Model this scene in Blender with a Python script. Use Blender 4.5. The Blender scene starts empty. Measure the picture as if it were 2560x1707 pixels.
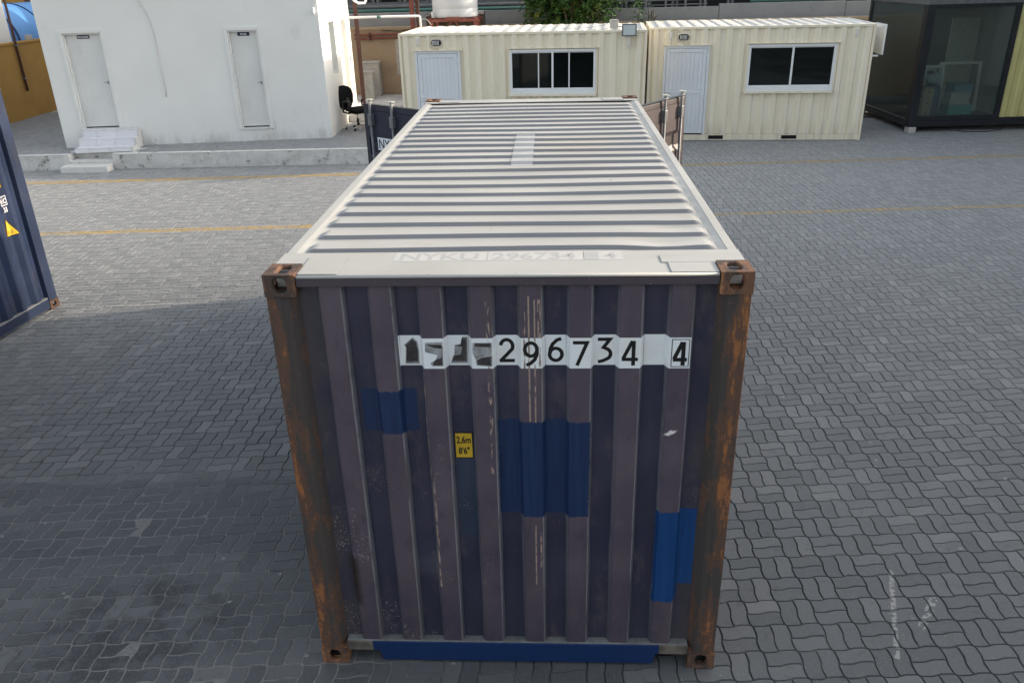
import bpy, bmesh, math, random
import numpy as np
from mathutils import Vector, Matrix
random.seed(7); rng = np.random.default_rng(11)
S = bpy.context.scene
R = math.radians

# ------------------------------------------------------------------ camera
cam_d = bpy.data.cameras.new('camera'); cam = bpy.data.objects.new('camera', cam_d)
S.collection.objects.link(cam); S.camera = cam
CAM_P = (0.22816, -3.77371, 3.95036); CAM_R = (1.1421194, 0.0234791, 0.0426265); CAM_F = 2032.3124
cam.location = CAM_P; cam.rotation_mode = 'XYZ'; cam.rotation_euler = CAM_R
cam_d.sensor_fit = 'HORIZONTAL'; cam_d.sensor_width = 36.0; cam_d.lens = CAM_F / 2560 * 36
cam_d.clip_start = 0.05; cam_d.clip_end = 2000
# ------------------------------------------------------------------ light
SUN_E = R(16); SUN_B = R(17)          # elevation; angle behind the +x axis
sdir = Vector((math.cos(SUN_E) * math.cos(SUN_B), math.cos(SUN_E) * math.sin(SUN_B), math.sin(SUN_E)))
sun_d = bpy.data.lights.new('sun', 'SUN'); sun = bpy.data.objects.new('sun', sun_d); S.collection.objects.link(sun)
sun_d.energy = 2.1; sun_d.angle = R(0.9); sun_d.color = (1.0, 0.83, 0.62)
sun.rotation_euler = sdir.to_track_quat('Z', 'Y').to_euler(); sun.location = (20, 8, 12)
W = bpy.data.worlds.new('World'); S.world = W; W.use_nodes = True
wn = W.node_tree.nodes; wl = W.node_tree.links
bg = wn['Background']
sky = wn.new('ShaderNodeTexSky'); sky.sky_type = 'NISHITA'; sky.sun_disc = False
sky.sun_elevation = SUN_E; sky.sun_rotation = math.atan2(sdir.x, sdir.y)
sky.air_density = 1.2; sky.dust_density = 3.0; sky.ozone_density = 1.0
hs = wn.new('ShaderNodeHueSaturation'); hs.inputs['Saturation'].default_value = 0.45
wl.new(sky.outputs[0], hs.inputs['Color']); wl.new(hs.outputs[0], bg.inputs[0])
bg.inputs[1].default_value = 0.15
vs = S.view_settings; vs.view_transform = 'Standard'; vs.look = 'None'; vs.gamma = 1.0; vs.exposure = 1.36
S.cycles.use_denoising = True
S.cycles.max_bounces = 8; S.cycles.transparent_max_bounces = 12

# ------------------------------------------------------------------ helpers: objects
C = S.collection
def tag(o, label=None, cat=None, group=None, kind=None):
    if label: o['label'] = label
    if cat: o['category'] = cat
    if group: o['group'] = group
    if kind: o['kind'] = kind
    return o
def thing(name, label, cat, loc=(0, 0, 0), rz=0.0, group=None):
    o = bpy.data.objects.new(name, None); C.objects.link(o); o.empty_display_size = 0.2
    o.location = loc; o.rotation_euler = (0, 0, rz)
    return tag(o, label, cat, group)
class MB:
    def __init__(s): s.v = []; s.f = []
    def add(s, vs, fs):
        b = len(s.v); s.v += [tuple(x) for x in vs]; s.f += [tuple(b + i for i in f) for f in fs]; return s
    def box(s, x0, x1, y0, y1, z0, z1):
        v = [(x, y, z) for z in (z0, z1) for y in (y0, y1) for x in (x0, x1)]
        return s.add(v, [(0, 2, 3, 1), (4, 5, 7, 6), (0, 1, 5, 4), (2, 6, 7, 3), (0, 4, 6, 2), (1, 3, 7, 5)])
    def quad(s, a, b, c, d): return s.add([a, b, c, d], [(0, 1, 2, 3)])
    def tube(s, pts, r, n=8, closed=False, cap=True):
        pts = [Vector(p) for p in pts]; m = len(pts); rs = r if isinstance(r, (list, tuple)) else [r] * m
        base = len(s.v); prev = None
        for i, p in enumerate(pts):
            a = pts[i - 1] if (i > 0 or closed) else pts[i]; b = pts[(i + 1) % m] if (i < m - 1 or closed) else pts[i]
            t = (b - a).normalized()
            if prev is None:
                u = t.orthogonal().normalized()
            else:
                u = (prev - t * prev.dot(t)); u = u.normalized() if u.length > 1e-6 else t.orthogonal().normalized()
            prev = u; w = t.cross(u)
            for k in range(n):
                an = 2 * math.pi * k / n
                s.v.append(tuple(p + (u * math.cos(an) + w * math.sin(an)) * rs[i]))
        for i in range(m if closed else m - 1):
            for k in range(n):
                a = base + i * n + k; b = base + i * n + (k + 1) % n
                j = (i + 1) % m; c = base + j * n + (k + 1) % n; d = base + j * n + k
                s.f.append((a, b, c, d))
        if cap and not closed:
            s.f.append(tuple(base + k for k in range(n))[::-1]); s.f.append(tuple(base + (m - 1) * n + k for k in range(n)))
        return s
    def lathe(s, prof, center=(0, 0, 0), n=24, axis='z'):
        base = len(s.v); m = len(prof)
        for r_, h in prof:
            for k in range(n):
                a = 2 * math.pi * k / n; x, y, z = r_ * math.cos(a), r_ * math.sin(a), h
                if axis == 'y': x, y, z = x, z, y
                if axis == 'x': x, y, z = z, x, y
                s.v.append((center[0] + x, center[1] + y, center[2] + z))
        for i in range(m - 1):
            for k in range(n):
                s.f.append((base + i * n + k, base + i * n + (k + 1) % n, base + (i + 1) * n + (k + 1) % n, base + (i + 1) * n + k))
        s.f.append(tuple(base + k for k in range(n))[::-1]); s.f.append(tuple(base + (m - 1) * n + k for k in range(n)))
        return s
    def prism(s, poly, h0, h1, axis='z'):
        n = len(poly)
        def P(a, b, h):
            return {'z': (a, b, h), 'y': (a, h, b), 'x': (h, a, b)}[axis]
        v = [P(a, b, h0) for a, b in poly] + [P(a, b, h1) for a, b in poly]
        f = [tuple(range(n))[::-1], tuple(range(n, 2 * n))] + [(i, (i + 1) % n, n + (i + 1) % n, n + i) for i in range(n)]
        return s.add(v, f)
    def blob(s, c, rad, nu=14, nv=9, p=1.0, fn=None):
        base = len(s.v)
        sg = lambda q: math.copysign(abs(q) ** p, q)
        for i in range(nv + 1):
            th = math.pi * i / nv
            for k in range(nu):
                ph = 2 * math.pi * k / nu
                x, y, z = sg(math.sin(th)) * sg(math.cos(ph)), sg(math.sin(th)) * sg(math.sin(ph)), sg(math.cos(th))
                q = Vector((x * rad[0], y * rad[1], z * rad[2]))
                if fn: q = Vector(fn(q))
                s.v.append((c[0] + q.x, c[1] + q.y, c[2] + q.z))
        for i in range(nv):
            for k in range(nu):
                s.f.append((base + i * nu + k, base + (i + 1) * nu + k, base + (i + 1) * nu + (k + 1) % nu, base + i * nu + (k + 1) % nu))
        return s
    def build(s, name, mat, parent=None, bevel=0.0, smooth=False, weld=False, seg=2):
        me = bpy.data.meshes.new(name); me.from_pydata(s.v, [], s.f)
        if weld or True:
            bm = bmesh.new(); bm.from_mesh(me)
            if weld: bmesh.ops.remove_doubles(bm, verts=bm.verts, dist=1e-5)
            bmesh.ops.recalc_face_normals(bm, faces=bm.faces); bm.to_mesh(me); bm.free()
        me.update()
        o = bpy.data.objects.new(name, me); C.objects.link(o)
        if mat: me.materials.append(mat)
        if parent: o.parent = parent
        if smooth:
            me.shade_smooth()
        if bevel:
            b = o.modifiers.new('bevel', 'BEVEL'); b.width = bevel; b.segments = seg; b.limit_method = 'ANGLE'; b.angle_limit = R(35)
        return o
def smooth_by_angle(o, ang=35):
    me = o.data; me.shade_smooth()
    bm = bmesh.new(); bm.from_mesh(me)
    for e in bm.edges:
        if len(e.link_faces) == 2 and e.calc_face_angle(0) > R(ang): e.smooth = False
    bm.to_mesh(me); bm.free(); return o

# ------------------------------------------------------------------ helpers: materials
class Mat:
    def __init__(s, name, rough=0.6, metal=0.0, spec=0.4):
        s.m = bpy.data.materials.new(name); s.m.use_nodes = True; s.t = s.m.node_tree
        s.b = s.t.nodes['Principled BSDF']; s.out = s.t.nodes['Material Output']
        s.b.inputs['Roughness'].default_value = rough; s.b.inputs['Metallic'].default_value = metal
        s.b.inputs['Specular IOR Level'].default_value = spec
        s._pos = None
    def node(s, t, ins=None, **at):
        n = s.t.nodes.new(t)
        for k, v in at.items(): setattr(n, k, v)
        for k, v in (ins or {}).items(): s.put(n.inputs[k], v)
        return n
    def put(s, sock, v):
        if isinstance(v, bpy.types.NodeSocket): s.t.links.new(v, sock)
        else:
            if sock.type == 'RGBA' and len(v) == 3: v = (*v, 1)
            sock.default_value = v
    def pos(s):
        if s._pos is None: s._pos = s.node('ShaderNodeNewGeometry').outputs['Position']
        return s._pos
    def obj(s): return s.node('ShaderNodeTexCoord').outputs['Object']
    def xyz(s, v=None):
        n = s.node('ShaderNodeSeparateXYZ', {0: v or s.pos()}); return n.outputs
    def sc(s, k, v=None): return s.node('ShaderNodeVectorMath', {0: v or s.pos(), 1: k}, operation='MULTIPLY').outputs[0]
    def ma(s, op, a, b=None, c=None, clamp=False):
        ins = {0: a}
        if b is not None: ins[1] = b
        if c is not None: ins[2] = c
        return s.node('ShaderNodeMath', ins, operation=op, use_clamp=clamp).outputs[0]
    def noise(s, scale, vec=None, detail=4, rough=0.55, dist=0.0):
        return s.node('ShaderNodeTexNoise', {'Vector': vec or s.pos(), 'Scale': scale, 'Detail': detail, 'Roughness': rough, 'Distortion': dist}).outputs['Fac']
    def voro(s, scale, vec=None, feature='F1', out='Distance', rnd=1.0):
        return s.node('ShaderNodeTexVoronoi', {'Vector': vec or s.pos(), 'Scale': scale, 'Randomness': rnd}, feature=feature).outputs[out]
    def step(s, v, lo, hi):      # smooth 0..1 between lo and hi (either order)
        return s.node('ShaderNodeMapRange', {0: v, 1: lo, 2: hi, 3: 0.0, 4: 1.0}, interpolation_type='SMOOTHSTEP').outputs[0]
    def mul(s, *a):
        r = a[0]
        for x in a[1:]: r = s.ma('MULTIPLY', r, x)
        return r
    def mx(s, *a):
        r = a[0]
        for x in a[1:]: r = s.ma('MAXIMUM', r, x)
        return r
    def mix(s, fac, a, b, blend='MIX'):
        n = s.node('ShaderNodeMix', data_type='RGBA', blend_type=blend)
        s.put(n.inputs[0], fac); s.put(n.inputs[6], a); s.put(n.inputs[7], b); return n.outputs[2]
    def box(s, u, v, u0, u1, v0, v1, soft=0.004):
        a = s.step(u, u0 - soft, u0 + soft); b = s.step(u, u1 + soft, u1 - soft)
        c = s.step(v, v0 - soft, v0 + soft); d = s.step(v, v1 + soft, v1 - soft)
        return s.mul(a, b, c, d)
    def rnd(s):
        a = s.node('ShaderNodeNewGeometry').outputs['Random Per Island']; b = s.node('ShaderNodeObjectInfo').outputs['Random']
        return s.ma('FRACT', s.ma('ADD', a, b))
    def color(s, c): s.put(s.b.inputs['Base Color'], c); return s
    def rough(s, r): s.put(s.b.inputs['Roughness'], r); return s
    def bump(s, h, strength=0.3, dist=0.01):
        n = s.node('ShaderNodeBump', {'Height': h, 'Strength': strength, 'Distance': dist}); s.t.links.new(n.outputs[0], s.b.inputs['Normal']); return s
def paint(name, col, rough=0.5, var=0.12, scale=2.0, metal=0.0, dirt=None, dirt_amt=0.5, bump=0.0, spec=0.4, fine=40):
    m = Mat(name, rough, metal, spec)
    n = m.noise(scale, detail=6); f = m.noise(fine, detail=3)
    k = m.ma('ADD', m.ma('MULTIPLY', n, 0.7), m.ma('MULTIPLY', f, 0.3))
    lo = tuple(c * (1 - var) for c in col); hi = tuple(min(1, c * (1 + var)) for c in col)
    c = m.mix(m.step(k, 0.3, 0.7), lo, hi)
    if dirt:
        d = m.noise(scale * 1.7, m.sc((1, 1, 0.45)), detail=9, rough=0.68)
        c = m.mix(m.ma('MULTIPLY', m.step(d, 0.55, 0.72), dirt_amt), c, dirt)
    m.color(c); m.rough(m.ma('ADD', m.ma('MULTIPLY', n, 0.2), rough - 0.1))
    if bump: m.bump(f, bump, 0.004)
    return m.m
def glass(name, tint=(0.5, 0.55, 0.55), haze=0.0, hazecol=(0.5, 0.52, 0.5)):
    m = Mat(name); t = m.t
    tr = m.node('ShaderNodeBsdfTransparent', {'Color': (*tint, 1)})
    gl = m.node('ShaderNodeBsdfGlossy', {'Color': (0.9, 0.95, 0.95, 1), 'Roughness': 0.03})
    fr = m.node('ShaderNodeFresnel', {'IOR': 1.5})
    mx = m.node('ShaderNodeMixShader', {0: fr.outputs[0], 1: tr.outputs[0], 2: gl.outputs[0]})
    if haze:
        df = m.node('ShaderNodeBsdfDiffuse', {'Color': (*hazecol, 1)})
        n = m.noise(1.2, detail=7); hz = m.ma('MULTIPLY', m.ma('ADD', n, 0.3), haze)
        mx = m.node('ShaderNodeMixShader', {0: hz, 1: mx.outputs[0], 2: df.outputs[0]})
    t.links.new(mx.outputs[0], m.out.inputs[0]); return m.m

# lettering
def text_part(name, s, size, mat, parent, loc, rot, bold=0.0, xs=1.0, align='LEFT', shear=0.0):
    cu = bpy.data.curves.new('tmp', 'FONT'); cu.body = s; cu.size = size; cu.offset = bold; cu.align_x = align; cu.shear = shear
    cu.resolution_u = 3
    to = bpy.data.objects.new('tmp', cu); C.objects.link(to)
    dg = bpy.context.evaluated_depsgraph_get(); dg.update()
    me = bpy.data.meshes.new_from_object(to.evaluated_get(dg)); bpy.data.objects.remove(to); bpy.data.curves.remove(cu)
    me.name = name; me.materials.clear(); me.materials.append(mat)
    o = bpy.data.objects.new(name, me); C.objects.link(o); o.parent = parent
    o.location = loc; o.rotation_euler = rot; o.scale = (xs, 1, 1); return o
UP = (R(90), 0, 0)      # lettering on a wall that faces -y
def ribbon(mb, pts, w, y, closed=False):
    pts = [Vector((a, b)) for a, b in pts]; n = len(pts); L = []; Rr = []
    for i, q in enumerate(pts):
        a = pts[i - 1] if (i or closed) else q; b = pts[(i + 1) % n] if (i < n - 1 or closed) else q
        d1 = (q - a).normalized() if (q - a).length > 1e-9 else (b - q).normalized()
        d2 = (b - q).normalized() if (b - q).length > 1e-9 else d1
        t = (d1 + d2).normalized() if (d1 + d2).length > 1e-6 else d1
        nn = Vector((-t.y, t.x)); k = 1 / max(0.45, nn.dot(Vector((-d1.y, d1.x))))
        L.append(q + nn * w / 2 * k); Rr.append(q - nn * w / 2 * k)
    m = n if closed else n - 1
    for i in range(m):
        j = (i + 1) % n
        mb.quad((L[i].x, y, L[i].y), (L[j].x, y, L[j].y), (Rr[j].x, y, Rr[j].y), (Rr[i].x, y, Rr[i].y))
def arc(cx, cy, r, a0, a1, n=14, ry=None):
    return [(cx + r * math.cos(R(a0 + (a1 - a0) * i / n)), cy + (ry or r) * math.sin(R(a0 + (a1 - a0) * i / n))) for i in range(n + 1)]
GLYPH = {
 '2': [arc(.48, .66, .36, 172, -25, 12, .27) + [(.13, .075)], [(.04, .07), (.95, .07)]],
 '9': [arc(.48, .66, .36, 0, 360, 18, .27)[:-1] + ['c'], [(.845, .62), (.83, .45), (.70, .25), (.45, .09), (.2, .02)]],
 '6': [arc(.5, .32, .37, 0, 360, 18, .25)[:-1] + ['c'], [(.16, .36), (.18, .55), (.32, .75), (.55, .9), (.82, .97)]],
 '7': [[(.05, .93), (.88, .93), (.30, 0)]],
 '3': [[(.08, .93), (.80, .93), (.42, .60)] + arc(.45, .33, .40, 72, -45, 8, .24) + [(.4, .05), (.12, .01)]],
 '4': [[(.62, .99), (.10, .27)], [(.03, .25), (.97, .25)], [(.70, 1.0), (.70, 0)]],
}
def digit(name, ch, x0, z0, w, h, y, mat, parent, th=0.019):
    mb = MB(); k = 0
    for pl in GLYPH[ch]:
        cl = pl[-1] == 'c'; q = pl[:-1] if cl else pl
        ribbon(mb, [(x0 + a * w, z0 + b * h) for a, b in q], th, y - 0.0004 * k, cl); k += 1
    return mb.build(name, mat, parent)
# ------------------------------------------------------------------ materials
def m_paver():
    m = Mat('paver_concrete', 0.72, 0, 0.35); o = m.xyz(); x, y = o[0], o[1]
    r = m.rnd()
    big = m.noise(0.55, detail=5, rough=0.6); mid = m.noise(2.6, detail=7, rough=0.65); fin = m.noise(60, detail=4, rough=0.7)
    c = m.mix(r, (0.070, 0.074, 0.077), (0.112, 0.116, 0.119))
    c = m.mix(m.mul(m.step(r, 0.86, 0.97), 0.45), c, (0.185, 0.185, 0.180))
    c = m.mix(m.mul(m.step(m.ma('FRACT', m.ma('MULTIPLY', r, 7.13)), 0.72, 0.95), 0.30), c, (0.055, 0.060, 0.068))
    c = m.mix(m.mul(m.step(big, 0.42, 0.66), 0.32), c, (0.060, 0.067, 0.076))
    c = m.mix(m.mul(m.step(mid, 0.56, 0.74), 0.35), c, (0.052, 0.055, 0.060))
    # sunlit left-hand zone painted paler, beyond the container's shadow
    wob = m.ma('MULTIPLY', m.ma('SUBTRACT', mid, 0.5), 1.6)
    lit_zone = m.mul(m.step(m.ma('ADD', y, wob), 5.0, 8.6), m.step(m.ma('ADD', x, wob), 2.5, -3.5))
    c = m.mix(m.mul(lit_zone, 0.35), c, (0.29, 0.283, 0.272))
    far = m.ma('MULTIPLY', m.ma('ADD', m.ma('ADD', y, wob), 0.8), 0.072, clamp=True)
    c = m.mix(m.mul(far, 0.9), c, m.mix(r, (0.290, 0.298, 0.304), (0.350, 0.356, 0.360)))  # paler with distance: grazing sky reflection painted into the colour
    # dark band on the left, in front of the blue container
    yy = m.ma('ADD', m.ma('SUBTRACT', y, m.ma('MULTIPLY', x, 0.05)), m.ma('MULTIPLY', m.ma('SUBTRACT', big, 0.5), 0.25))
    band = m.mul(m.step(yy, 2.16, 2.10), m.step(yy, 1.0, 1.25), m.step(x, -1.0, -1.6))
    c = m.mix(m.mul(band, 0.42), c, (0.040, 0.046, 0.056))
    # oil stains near the lower left
    ox = m.ma('ADD', x, 2.55); oy = m.ma('SUBTRACT', y, 0.35)
    od = m.ma('SQRT', m.ma('ADD', m.ma('MULTIPLY', ox, ox), m.ma('MULTIPLY', m.ma('MULTIPLY', oy, oy), 1.6)))
    oil = m.mul(m.step(od, 1.1, 0.25), m.step(m.noise(3.4, detail=8, rough=0.7), 0.44, 0.60))
    c = m.mix(m.mul(oil, 0.55), c, (0.010, 0.011, 0.013))
    # tyre tread prints
    tx_ = m.ma('ADD', x, 2.75); ty_ = m.ma('SUBTRACT', y, 0.03)
    td = m.ma('SQRT', m.ma('ADD', m.ma('MULTIPLY', tx_, tx_), m.ma('MULTIPLY', m.ma('MULTIPLY', ty_, ty_), 3.0)))
    tread = m.mul(m.step(td, 0.62, 0.40), m.step(m.xyz(m.voro(16, m.sc((1, 0.8, 0)), out='Color', rnd=0.55))[0], 0.52, 0.56))
    c = m.mix(m.mul(tread, 0.5), c, (0.035, 0.037, 0.040))
    # pale spatter of paint and lime
    sp = m.mul(m.step(m.voro(30), 0.15, 0.07), m.step(m.noise(1.3, detail=4), 0.50, 0.62))
    sp2 = m.mul(m.step(m.ma('ADD', m.voro(4.5), m.ma('MULTIPLY', m.ma('SUBTRACT', fin, 0.5), 0.12)), 0.085, 0.05), m.step(m.noise(0.8, detail=3), 0.44, 0.56))
    # a broken chalked cross on the right
    def streak(ax, ay, bx, by, wd, thr):
        L = math.hypot(bx - ax, by - ay); ux, uy = (bx - ax) / L, (by - ay) / L
        px = m.ma('SUBTRACT', x, ax); py = m.ma('SUBTRACT', y, ay)
        t = m.ma('ADD', m.ma('MULTIPLY', px, ux), m.ma('MULTIPLY', py, uy)); d = m.ma('SUBTRACT', m.ma('MULTIPLY', px, uy), m.ma('MULTIPLY', py, ux))
        return m.mul(m.box(t, d, 0, L, -wd, wd, 0.006), m.step(m.noise(30, detail=4), thr, thr + 0.08))
    st = m.mx(streak(2.635, 0.92, 2.37, 0.10, 0.016, 0.44), streak(2.83, 0.66, 2.62, 0.36, 0.024, 0.48), streak(-6.0, 5.98, -4.6, 6.15, 0.03, 0.42))
    c = m.mix(m.mul(m.mx(sp, sp2, st), 0.62), c, (0.42, 0.41, 0.40))
    # greyish fine grain
    c = m.mix(m.mul(m.step(fin, 0.42, 0.72), 0.42), c, (0.155, 0.159, 0.163))
    blot = m.noise(11, detail=7, rough=0.72); c = m.mix(m.mul(m.step(blot, 0.54, 0.68), 0.45), c, (0.050, 0.052, 0.056)); c = m.mix(m.mul(m.step(blot, 0.42, 0.30), 0.40), c, (0.165, 0.167, 0.166))
    m.color(c); m.rough(m.ma('ADD', m.ma('MULTIPLY', mid, 0.25), 0.5)); m.bump(fin, 0.6, 0.004); return m.m
def m_bed():
    m = Mat('joint_sand', 0.95, 0, 0.1); o = m.xyz()
    n = m.noise(0.8, detail=5); f = m.noise(45, detail=4)
    near = m.mul(m.step(o[1], 2.4, 1.6), m.step(o[0], 0.2, -1.0))
    k = m.mx(m.mul(near, 0.9), m.mul(m.step(n, 0.48, 0.62), 0.8), m.mul(m.step(o[1], 6.0, 8.0), m.step(o[0], 2, -3)))
    c = m.mix(k, (0.060, 0.063, 0.066), (0.27, 0.265, 0.255)); c = m.mix(m.mul(m.step(f, 0.3, 0.7), 0.5), c, (0.10, 0.10, 0.098))
    m.color(c); m.bump(f, 0.6, 0.004); return m.m
def m_yellow_line():
    m = Mat('worn_yellow_road_paint', 0.7); n = m.noise(4, detail=8, rough=0.7); f = m.noise(38, detail=5, rough=0.7); o = m.xyz()
    right = m.step(o[0], 0.0, 4.0)
    k = m.ma('ADD', m.ma('ADD', m.ma('MULTIPLY', n, 0.6), m.ma('MULTIPLY', f, 0.5)), m.ma('MULTIPLY', right, 0.06))
    c = m.mix(m.step(n, 0.3, 0.7), (0.45, 0.30, 0.105), (0.46, 0.33, 0.15))
    m.color(m.mix(m.mul(m.step(k, 0.48, 0.66), 0.85), c, (0.24, 0.235, 0.21))); return m.m
def m_plaster():
    m = Mat('white_plaster', 0.85, 0, 0.2); o = m.xyz()
    n = m.noise(0.7, detail=6); st = m.noise(2.2, m.sc((1, 1, 0.3)), detail=9, rough=0.7); f = m.noise(70, detail=3)
    sp = m.noise(9, detail=6, rough=0.7)
    c = m.mix(m.step(n, 0.3, 0.7), (0.755, 0.75, 0.725), (0.80, 0.795, 0.775))
    low = m.step(o[2], 1.55, 0.45)
    c = m.mix(m.mul(m.step(st, 0.54, 0.68), low, 0.42), c, (0.38, 0.36, 0.33))
    c = m.mix(m.mul(m.step(sp, 0.63, 0.69), m.step(o[2], 1.1, 0.35), 0.75), c, (0.20, 0.19, 0.175))
    c = m.mix(m.mul(m.step(m.noise(1.6, m.sc((1, 1, 0.5)), detail=8), 0.63, 0.75), 0.22), c, (0.45, 0.44, 0.42))
    c = m.mix(m.mul(m.step(o[2], 0.66, 0.36), m.step(st, 0.38, 0.60), 0.5), c, (0.42, 0.40, 0.37))
    m.color(c); m.bump(m.ma('ADD', f, m.ma('MULTIPLY', sp, 0.8)), 0.25, 0.006); return m.m
def m_kerb():
    m = Mat('peeling_white_kerb', 0.9, 0, 0.15); o = m.xyz()
    st = m.noise(3.0, m.sc((1, 1, 1.6)), detail=9, rough=0.7); v = m.noise(14, m.sc((1, 1, 0.12)), detail=5); sp = m.noise(6, detail=9, rough=0.72)
    c = m.mix(m.step(st, 0.35, 0.7), (0.66, 0.65, 0.63), (0.50, 0.485, 0.46))
    c = m.mix(m.mul(m.step(v, 0.55, 0.75), 0.4), c, (0.38, 0.365, 0.34))
    c = m.mix(m.mul(m.step(sp, 0.575, 0.63), 0.85), c, (0.17, 0.165, 0.155))
    m.color(c); m.bump(sp, 0.6, 0.012); return m.m
def m_cream():
    m = Mat('cream_cabin_paint', 0.5, 0, 0.4); o = m.xyz()
    st = m.noise(3.0, m.sc((2.2, 2.2, 0.12)), detail=6); n = m.noise(1.3, detail=6)
    c = m.mix(m.step(st, 0.3, 0.7), (0.79, 0.715, 0.555), (0.84, 0.775, 0.63))
    c = m.mix(m.mul(m.step(n, 0.55, 0.75), 0.35), c, (0.70, 0.63, 0.50))
    c = m.mix(m.mul(m.step(m.noise(22, detail=6, rough=0.7), 0.68, 0.76), 0.45), c, (0.33, 0.28, 0.2))
    c = m.mix(m.mul(m.step(o[2], 0.55, 0.12), m.step(st, 0.42, 0.62), 0.4), c, (0.40, 0.34, 0.26))
    run = m.mul(m.step(m.noise(9, m.sc((3, 3, 0.06)), detail=3), 0.60, 0.70), m.step(m.noise(1.1, detail=3), 0.45, 0.6), 0.28); c = m.mix(run, c, (0.46, 0.38, 0.27))
    m.color(c); m.rough(0.48); return m.m
def m_roofwhite():
    m = Mat('faded_white_roof_paint', 0.55, 0, 0.4); o = m.xyz()
    n = m.noise(1.1, detail=7); f = m.noise(30, detail=6, rough=0.7); s = m.noise(2.0, m.sc((0.25, 2.5, 1)), detail=5)
    c = m.mix(m.step(n, 0.3, 0.7), (0.375, 0.366, 0.344), (0.448, 0.438, 0.413))
    c = m.mix(m.mul(m.step(s, 0.55, 0.75), 0.25), c, (0.42, 0.405, 0.37))
    pud = m.mul(m.step(m.noise(1.7, m.sc((0.7, 2.2, 1)), detail=8, rough=0.65, dist=0.4), 0.53, 0.60), 0.22); c = m.mix(pud, c, (0.33, 0.315, 0.285))
    rs = m.mul(m.step(m.voro(2.6), 0.035, 0.018), 0.8); c = m.mix(rs, c, (0.20, 0.10, 0.05))
    yl = m.mul(m.box(o[0], o[1], 0.15, 0.75, 2.9, 3.7, 0.25), 0.5); c = m.mix(yl, c, (0.44, 0.39, 0.31))
    c = m.mix(m.mul(m.step(m.voro(5.5), 0.055, 0.035), m.step(f, 0.5, 0.6), 0.9), c, (0.06, 0.055, 0.05))
    c = m.mix(m.mul(m.step(f, 0.70, 0.78), 0.35), c, (0.28, 0.25, 0.22))
    nz = m.xyz(m.node('ShaderNodeNewGeometry').outputs['True Normal'])[2]      # darker grey on the steep rib faces, paler on the flats
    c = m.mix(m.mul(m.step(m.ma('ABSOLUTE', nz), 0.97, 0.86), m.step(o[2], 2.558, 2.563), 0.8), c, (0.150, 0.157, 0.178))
    m.color(c); m.rough(0.5); m.bump(f, 0.08, 0.003); return m.m
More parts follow.
